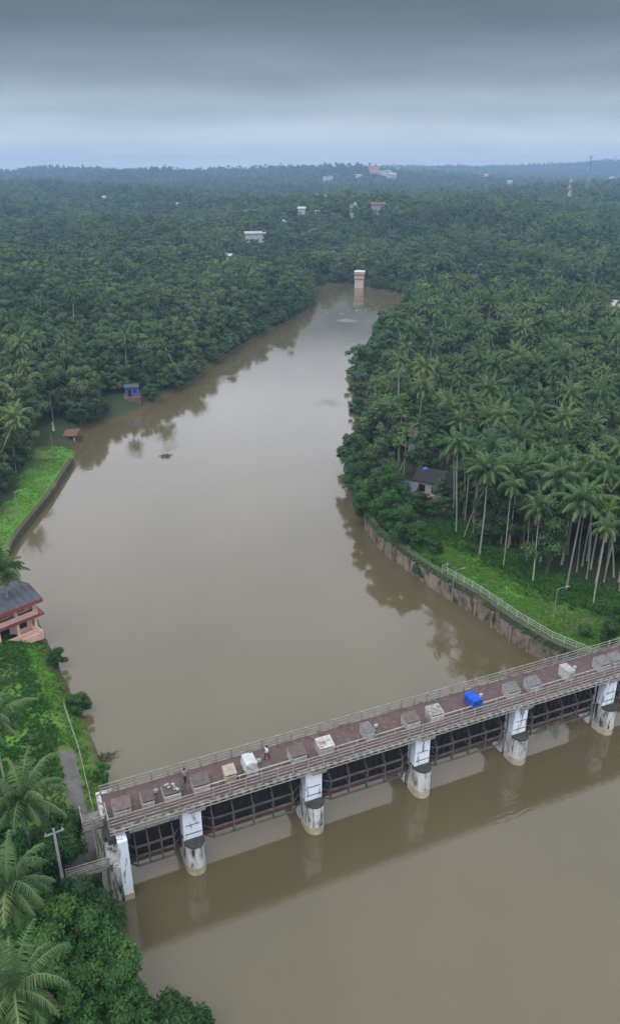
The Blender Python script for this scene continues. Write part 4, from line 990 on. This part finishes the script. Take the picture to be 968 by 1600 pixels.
for px, py, s, v, wd in ((124, 1100, .62, 3, 'round green bush overhanging the water upstream of the deck'), (90, 1030, .5, 1, 'spreading bush on the slope below the pink house'), (160, 1212, .36, 2, 'dark scrubby bush at the water edge by the deck end'),
                     (948, 996, .6, 1, 'dense bush beside the far end of the deck'), (915, 985, .45, 3, 'low bush on the lawn near the far end of the deck'), (968, 975, .6, 0, 'tall bush behind the far end of the deck')):
    c = G(px, py, 1.6 if px < 400 else 4.6); z = max(hz(c.x, c.y), .05); plant('bush', FINE[v], (c.x, c.y, z), s, rs.uniform(0, 6), wd, 'bush', None); taken.append((c.x, c.y, 1.5))
# shoreline trees of the grove
for px, py, zc, s, v in ((556, 556, 6, 1.15, 0), (574, 548, 7, 1.2, 4), (562, 590, 5, 1.0, 2), (560, 618, 5, .8, 5)):
    c = G(px, py, zc); plant('broadleaf_tree', TREES[v], (c.x, c.y, max(hz(c.x, c.y), -.4) - 1.8), s, rs.uniform(0, 6.28), 'big rounded tree standing at the water edge on the grove headland', 'tree', 'trees of the grove headland'); taken.append((c.x, c.y, 3))
shore = [(540, 712, 5, .9, 2), (534, 730, 4, .7, 5), (588, 735, 5, .85, 0), (556, 778, 3.5, .72, 5), (596, 800, 3.5, .70, 1), (622, 828, 4, .62, 5), (660, 868, 4.2, .34, 2), (572, 560, 6, 1.1, 3), (556, 575, 5, .9, 0), (600, 548, 6, .95, 4),
         (612, 505, 6, 1, 1), (580, 605, 6, 1, 2), (574, 690, 5, .9, 3), (600, 765, 4, .75, 2)]
for px, py, zc, s, v in ((600, 818, 4.5, 1.0, 2), (628, 842, 4, .95, 0), (575, 795, 4, 1.05, 2), (612, 790, 5, 1.2, 2), (650, 850, 4.5, .8, 1), (560, 755, 4, 1.0, 0), (680, 858, 4.4, .55, 3)):
    c = G(px, py, zc); z = max(hz(c.x, c.y), .1); plant('leafy_shrub_tree', FINE[v], (c.x, c.y, z), s, rs.uniform(0, 6.28), 'bright green bushy tree at the upstream end of the brown wall', 'tree', 'bright shore trees at the wall end'); taken.append((c.x, c.y, 2.0))
for px, py, s, v in ((650, 802, .44, 0), (676, 806, .42, 2), (700, 808, .50, 5), (664, 796, .36, 4), (726, 800, .55, 1), (640, 815, .46, 3), (712, 794, .5, 0), (690, 782, .46, 6), (708, 776, .6, 3)):
    c = G(px, py, 3.9); c.z = hz(c.x, c.y); plant('broadleaf_tree', TREES[v], c, s, rs.uniform(0, 6.28), 'low dark tree screening the white house beside the lawn', 'tree', 'low trees screening the grove house'); taken.append((c.x, c.y, 1.5))
for px, py, zc, s, v in shore:
    c = G(px, py, zc); z = hz(c.x, c.y)
    dd_ = river_d(np.array([c.x]), np.array([c.y]))[0][0]
    if z < .2: c.x += 1.5 - dd_ if dd_ < 0 else 0; z = max(hz(c.x, c.y), .1)
    plant('broadleaf_tree', TREES[v], (c.x, c.y, z), s, rs.uniform(0, 6.28), 'rounded bright leafy tree overhanging the water beside the grove', 'tree', 'trees overhanging the water'); taken.append((c.x, c.y, 2.6))

# the woods: a jittered survey of the land; nearest ones are individuals, the rest a forest mass
cand = []
def ring(y0, y1, sp, half):
    n_y = int((y1 - y0) / sp)
    for j in range(n_y):
        yy = y0 + sp * (j + .5); hw = yy * half + 25; nxx = int(2 * hw / sp)
        xx = -hw + sp * (np.arange(nxx) + .5 + .5 * (j % 2)) + rng.uniform(-.42, .42, nxx) * sp; yv = yy + rng.uniform(-.42, .42, nxx) * sp
        cand.append(np.column_stack([xx, yv, np.full(nxx, sp)]))
ring(84, 260, 4.3, .56); ring(260, 300, 5.0, .56); ring(300, 620, 6.0, .54); ring(620, 1200, 7.5, .52); ring(1200, 2200, 10.5, .5); ring(2200, 4700, 16, .5)
sh = []
for a, b, wl_ in zip(POLY, np.roll(POLY, -1, axis=0), WALLED):
    ln = math.hypot(*(b - a)); ym = (a[1] + b[1]) / 2
    if wl_ or ym < 128 or ym > 470 or max(a[0], b[0]) > 70: continue
    nrm = np.array([-(b - a)[1], (b - a)[0]]) / ln
    for k in range(int(ln / 1.25)):
        q = a + (b - a) * rng.random() + nrm * rng.uniform(.1, 2.6); sh.append((q[0], q[1], 4.71))
cand.append(np.array(sh))
C = np.vstack(cand); d, _ = river_d(C[:, 0], C[:, 1]); shrub = C[:, 2] == 4.71
ok = ((d > 1.6) | (shrub & (d > .05))) & ~inpoly(C[:, 0], C[:, 1], LAWN_R) & ~inpoly(C[:, 0], C[:, 1], LAWN_L) & ~inpoly(C[:, 0], C[:, 1], OPEN_L)
hp = Vector((-41, 87)); ok &= ~((C[:, 0] < 0) & (C[:, 1] < 108))
ok &= ~((C[:, 0] > 0) & (C[:, 1] < 100) & (C[:, 0] < 60))
for cx, cy, r in CLEAR: ok &= (C[:, 0] - cx) ** 2 + (C[:, 1] - cy) ** 2 > (r + 1.2) ** 2
for cx, cy, r in taken: ok &= (C[:, 0] - cx) ** 2 + (C[:, 1] - cy) ** 2 > r ** 2
C = C[ok]; d = d[ok]; shrub = shrub[ok]; Zc = height(C[:, 0], C[:, 1]); n = len(C)
nz = .5 + .25 * np.sin(C[:, 0] / 23 + 1.3) * np.cos(C[:, 1] / 31) + .25 * np.sin(C[:, 0] / 61 - C[:, 1] / 47)
u = rng.random(n)
right = C[:, 0] > np.interp(C[:, 1], [0, 150, 200, 300, 400, 450], [0, -10, -20, 0, 15, 20])
p_palm = np.where(right, np.where(d < 6, .08, .44), np.where(d < 9, .05, .15)) * (.55 + .9 * nz) * np.where(C[:, 1] > 330, .5, 1)
kind = np.where(u < p_palm, 0, 1)
areca = (kind == 0) & right & (C[:, 1] < 260) & (rng.random(n) < .36); kind[areca] = 2
scl = np.where(kind == 0, rng.uniform(.66, 1.14, n), np.where(kind == 2, rng.uniform(.8, 1.2, n), rng.uniform(.5, 1.32, n)))
scl = np.where((kind == 1) & (d < 5), scl * .72, scl) * np.where(C[:, 2] > 7, 1.15, 1) * np.where(C[:, 2] > 10, 1.1, 1) * np.where(C[:, 2] > 15, 1.2, 1)
kind[shrub] = 1; scl = np.where(shrub, rng.uniform(.25, .58, n), scl)
rot = rng.uniform(0, 6.28, n)
var = rng.integers(0, 10, n); var = np.where(kind == 2, var % 3, np.where(kind == 1, var % 7, var))
dep = C[:, 1] * CP - (Zc + 8 - CAM_H) * SP; up_ = C[:, 1] * SP + (Zc + 8 - CAM_H) * CP
pxs = 484 + FPX * C[:, 0] / dep; vis = (pxs > -25) & (pxs < 993) & (dep > 0)
indiv = np.zeros(n, bool)
for k, lim in ((0, 240), (1, 280), (2, 120)):
    idx = np.where((kind == k) & vis)[0]; idx = idx[np.argsort(C[idx, 1] ** 2 + C[idx, 0] ** 2)][:lim]; indiv[idx] = True
for i in np.where(indiv)[0]:
    k = kind[i]; loc = (C[i, 0], C[i, 1], Zc[i] - .1); rt = bool(right[i])
    if k == 0: plant('coconut_palm', PALMS[var[i]], loc, scl[i], rot[i], tilt=random.uniform(0, .10), ta=random.uniform(0, 6.28), label= sized(scl[i]) + (' leaning' if var[i] in (2, 5, 8) else ' upright') + ' coconut palm near ' + near_mark(*loc[:2]), cat='palm', group='coconut palms of the grove and woods')
    elif k == 2: plant('areca_palm', ARECA[var[i]], loc, scl[i], rot[i], sized(scl[i]) + ' slim areca palm near ' + near_mark(*loc[:2]), 'palm', 'areca palms of the grove')
    else: plant('broadleaf_tree', TREES[var[i]], loc, scl[i], rot[i], sized(scl[i], .95) + (' shoreline' if shrub[i] else ' broad' if var[i] in (2, 4) else ' narrow' if var[i] in (1, 3) else '') + ' leafy tree near ' + near_mark(*loc[:2]), 'tree', 'leafy trees of the grove and woods')

# forest mass: one point per tree, instanced by geometry nodes from the same tree shapes
def proto_objects():
    po = {}
    for o in col.objects:
        if o.type == 'MESH' and o.name.split('.')[0] in ('trunk', 'crown') and o.data.name not in po: po[o.data.name] = o
    return po
po = proto_objects()
rest = np.where(~indiv)[0]
me = bpy.data.meshes.new('forest'); me.from_pydata(np.column_stack([C[rest, 0], C[rest, 1], Zc[rest] - .1]).tolist(), [], [])
kv = kind[rest] * 10 + var[rest]
a_ = me.attributes.new('scl', 'FLOAT', 'POINT'); a_.data.foreach_set('value', scl[rest].astype(np.float32))
a_ = me.attributes.new('rotz', 'FLOAT', 'POINT'); a_.data.foreach_set('value', rot[rest].astype(np.float32))
a_ = me.attributes.new('kv', 'INT', 'POINT'); a_.data.foreach_set('value', kv.astype(np.int32))
forest = tag(link('forest', me), 'distant mass of palms and leafy trees rolling to the horizon', 'forest', None, 'stuff')
ng = bpy.data.node_groups.new('forest_scatter', 'GeometryNodeTree')
ng.interface.new_socket('Geometry', in_out='INPUT', socket_type='NodeSocketGeometry'); ng.interface.new_socket('Geometry', in_out='OUTPUT', socket_type='NodeSocketGeometry')
gi, go = ng.nodes.new('NodeGroupInput'), ng.nodes.new('NodeGroupOutput'); GL = ng.links.new
def attr(nm, ty):
    x = ng.nodes.new('GeometryNodeInputNamedAttribute'); x.data_type = ty; x.inputs[0].default_value = nm; return x.outputs[0]
s_, r_, k_ = attr('scl', 'FLOAT'), attr('rotz', 'FLOAT'), attr('kv', 'INT')
cx_ = ng.nodes.new('ShaderNodeCombineXYZ'); GL(r_, cx_.inputs[2])
jn = ng.nodes.new('GeometryNodeJoinGeometry')
for code in sorted(set(kv.tolist())):
    src = {0: PALMS, 1: TREES, 2: ARECA}[code // 10][code % 10]
    cmp = ng.nodes.new('FunctionNodeCompare'); cmp.data_type = 'INT'; cmp.operation = 'EQUAL'
    ins = [q for q in cmp.inputs if q.type == 'INT']; GL(k_, ins[0]); ins[1].default_value = code
    j2 = ng.nodes.new('GeometryNodeJoinGeometry')
    for m_ in src[:2]:
        oi = ng.nodes.new('GeometryNodeObjectInfo'); oi.inputs['Object'].default_value = po[m_.name]; GL(oi.outputs['Geometry'], j2.inputs[0])
    ip = ng.nodes.new('GeometryNodeInstanceOnPoints'); GL(gi.outputs[0], ip.inputs['Points']); GL(cmp.outputs[0], ip.inputs['Selection']); GL(j2.outputs[0], ip.inputs['Instance'])
    GL(cx_.outputs[0], ip.inputs['Rotation']); GL(s_, ip.inputs['Scale']); GL(ip.outputs[0], jn.inputs[0])
GL(jn.outputs[0], go.inputs[0])
md = forest.modifiers.new('scatter', 'NODES'); md.node_group = ng

# undergrowth and grass (nobody could count it)
def scatter_poly(poly, n):
    P_ = np.array(poly); o = []
    while len(o) < n:
        x = rng.uniform(P_[:, 0].min(), P_[:, 0].max(), n); y = rng.uniform(P_[:, 1].min(), P_[:, 1].max(), n); m = inpoly(x, y, poly); o += list(zip(x[m], y[m]))
    return np.array(o[:n])
def tufts(name, label, pts, size, m, cat, width=.16, blades=4, jz=.0, dmin=.9):
    V, F, Rn = [], [], []; d_, _ = river_d(pts[:, 0], pts[:, 1]); z_ = height(pts[:, 0], pts[:, 1])
    for (x, y), dd_, z in zip(pts, d_, z_):
        if dd_ < dmin: continue
        cl = .5 + .5 * math.sin(x * .7 + 1.3 * math.sin(y * .45)) * math.cos(y * .8 + .5); s = size * random.uniform(.5, 1.2) * (.55 + .8 * cl); tint = random.uniform(0, .45) + .5 * cl
        for b_ in range(blades):
            a = random.uniform(0, 6.283); e = random.uniform(.35, 1.2); dx, dy = math.cos(a), math.sin(a); w2 = width * s / size * .5; b = len(V)
            V += [(x - dy * w2, y + dx * w2, z - .03), (x + dy * w2, y - dx * w2, z - .03), (x + dx * s * math.cos(e) + dy * w2 * .6, y + dy * s * math.cos(e) - dx * w2 * .6, z + s * math.sin(e)),
                  (x + dx * s * (math.cos(e) + .35), y + dy * s * (math.cos(e) + .35), z + s * math.sin(e) * .85), (x + dx * s * math.cos(e) - dy * w2 * .6, y + dy * s * math.cos(e) + dx * w2 * .6, z + s * math.sin(e))]
            F.append((b, b + 1, b + 2, b + 3, b + 4)); Rn.append(min(1, tint + random.uniform(-.1, .15)))
    return tag(link(name, leaf_mesh(name, V, F, m, Rn)), label, cat, None, 'stuff')
tufts('grass', 'short bright grass of the lawn behind the brown river wall', scatter_poly(LAWN_R, 16000), .24, M_GRASS, 'grass', .10, 3)
tufts('grass', 'short grass of the small lawn by the jetty', scatter_poly(LAWN_L, 9000), .17, M_GRASS, 'grass', .10, 3)
NEARL = [(-8, 30), (-14, 41), (-18, 49.5), (-21, 51), (-21.5, 60), (-28, 75), (-37, 92), (-60, 80), (-60, 20)]
pts = scatter_poly(NEARL, 24000)
pd = np.min(np.stack([np.hypot(pts[:, 0] - q.x, pts[:, 1] - q.y) for a, b in zip(pth, pth[1:]) for q in [a.lerp(b, k / 5) for k in range(5)]]), axis=0); pts = pts[pd > 1.0]; d__, _ = river_d(pts[:, 0], pts[:, 1]); keep = (d__ > 3.6) | (pts[:, 1] < 52); strip = pts[~keep]; pts = pts[keep]
tufts('undergrowth', 'rank bright green weeds covering the slope by the path to the deck', pts, .42, M_BUSH, 'weeds', .17, 5, dmin=.5)
tufts('grass', 'yellow green grass strip between the path railing and the water', strip, .3, M_GRASS, 'grass', .12, 4, dmin=.4)
# leafy strip along the lawn's back and along the wall foot
P2 = []
for a, b, nn, sp_ in ((G(640, 842, 4), G(700, 822, 4), 500, 1.2), (G(700, 822, 4), G(850, 905, 4), 1600, 1.6), (G(850, 905, 4), G(985, 955, 4), 1500, 1.6), (G(600, 842, 3.6), G(690, 893, 3.6), 700, .8)):
    for _ in range(nn): q = a.lerp(b, random.random()); P2.append((q.x + random.gauss(0, sp_), q.y + random.gauss(0, sp_)))
tufts('undergrowth', 'leafy low plants along the back of the walled lawn', np.array(P2), .75, M_BUSH, 'weeds', .26, 5)
# creepers hanging over the river wall
V, F, Rn = [], [], []
wl_pts = rw_pts[2:]
fr_ = offset_line(wl_pts, -.5)
for _ in range(800):
    k = random.randrange(len(fr_) - 1); tpar = random.random(); q = fr_[k].lerp(fr_[k + 1], tpar); s_l = (q.x * .9 + q.y * .5)
    m_ = max(0, math.sin(s_l * .9) * .6 + math.sin(s_l * .37 + 1) * .6); zz = 3.65 - abs(random.gauss(0, .9)) * m_
    if m_ < .12: continue
    b = len(V); L_ = random.uniform(.12, .3); a = random.uniform(0, 6.28); nrm = Vector((-.7, -.7, .3)); q = q + Vector((random.uniform(-.15, .05), random.uniform(-.15, .05)))
    e1 = Vector((math.cos(a) * .7, -math.cos(a) * .7, math.sin(a))); e2 = nrm.cross(e1).normalized(); p3 = Vector((q.x, q.y, zz))
    V += [tuple(p3 - e1 * L_), tuple(p3 + e2 * L_ * .5), tuple(p3 + e1 * L_), tuple(p3 - e2 * L_ * .5)]; F.append((b, b + 1, b + 2, b + 3)); Rn.append(random.random())
tag(link('creepers', leaf_mesh('creepers', V, F, M_LEAF, Rn)), 'creepers hanging in patches over the brown river wall', 'creepers', None, 'stuff')

# ------------------------------------------------------------------ small things on the water
def debris(px, py, r, label, n=26):
    p = G(px, py); t = thing('floating_debris', label, 'debris', p, .3, None); rs = random.Random(int(px))
    tw_ = MB()
    for _ in range(n):
        a = rs.uniform(0, 6.28); c = Vector((rs.gauss(0, r * .35), rs.gauss(0, r * .3), rs.uniform(.02, .35))); dv = Vector((math.cos(a), math.sin(a), rs.uniform(-.1, .5))) * rs.uniform(.3, .9) * r * .6
        tw_.tube(c - dv, c + dv, .05, 4, .02)
    tw_.build('twigs', M_WOOD, t); V, F, Rn = [], [], []; crown_leaves([(0, 0, .1, r * .4), (r * .4, .1, .08, r * .28), (-r * .35, .1, .05, r * .25)], 120, .16, rs, V, F, Rn, False)
    link('leaf_mat', leaf_mesh('leaf_mat', [(x, y, max(z, .01)) for x, y, z in V], F, M_LEAF, Rn), t)
debris(258, 713, 1.9, 'dark clump of snagged branches floating in the open river')
debris(165, 1185, 1.6, 'dark driftwood snagged against the slope by the deck end')
p = G(606, 516, 0); t = thing('fallen_branch', 'bare branch reaching out over the water from the grove', 'branch', p, 0)
MB().path([(5, 1, 2.2), (2, .4, 1.2), (-1, 0, .7), (-3.5, -.4, .5)], [.3, .22, .14, .05], 6).path([(1, .2, 1), (-.5, -1.2, 1.4), (-2, -2, 1.5)], [.14, .09, .03], 5).build('limb', M_WOOD, t)
V, F, Rn = [], [], []; crown_leaves([(-2.6, -.3, .9, .9), (-.4, -1, 1.5, .8), (2.5, .5, 1.8, 1.1)], 220, .18, random.Random(4), V, F, Rn, False); link('leaves', leaf_mesh('leaves', V, F, M_LEAF, Rn), t)
fm = MB()
for _ in range(20):                                   # broken foam where the current crosses the shallows
    k = random.random(); q = G(500 + 110 * k + random.gauss(0, 3), 486 + 4 * math.sin(k * 7) + random.gauss(0, 1.6)); rr = random.uniform(.15, .5)
    fm.add([(q.x + rr * 1.9 * math.cos(a) * random.uniform(.6, 1.1), q.y + rr * math.sin(a) * random.uniform(.6, 1.1), .012) for a in [2 * math.pi * j / 7 for j in range(7)]], [tuple(range(7))])
tag(fm.build('foam', M_FOAM), 'broken line of foam across the river near the intake tower', 'foam', None, 'stuff')

# ------------------------------------------------------------------ the air
hzb = MB().box((0, 2500, 68), (11400, 5900, 146)); hm = bpy.data.materials.new('damp_air'); hm.use_nodes = True; ht = hm.node_tree; ht.nodes.clear()
ho = ht.nodes.new('ShaderNodeOutputMaterial'); pv = ht.nodes.new('ShaderNodeVolumePrincipled')
pv.inputs['Color'].default_value = (.38, .58, .88, 1); pv.inputs['Density'].default_value = .00027; pv.inputs['Anisotropy'].default_value = .2
ht.links.new(pv.outputs[0], ho.inputs['Volume'])
tag(hzb.build('haze', hm), kind='stuff')
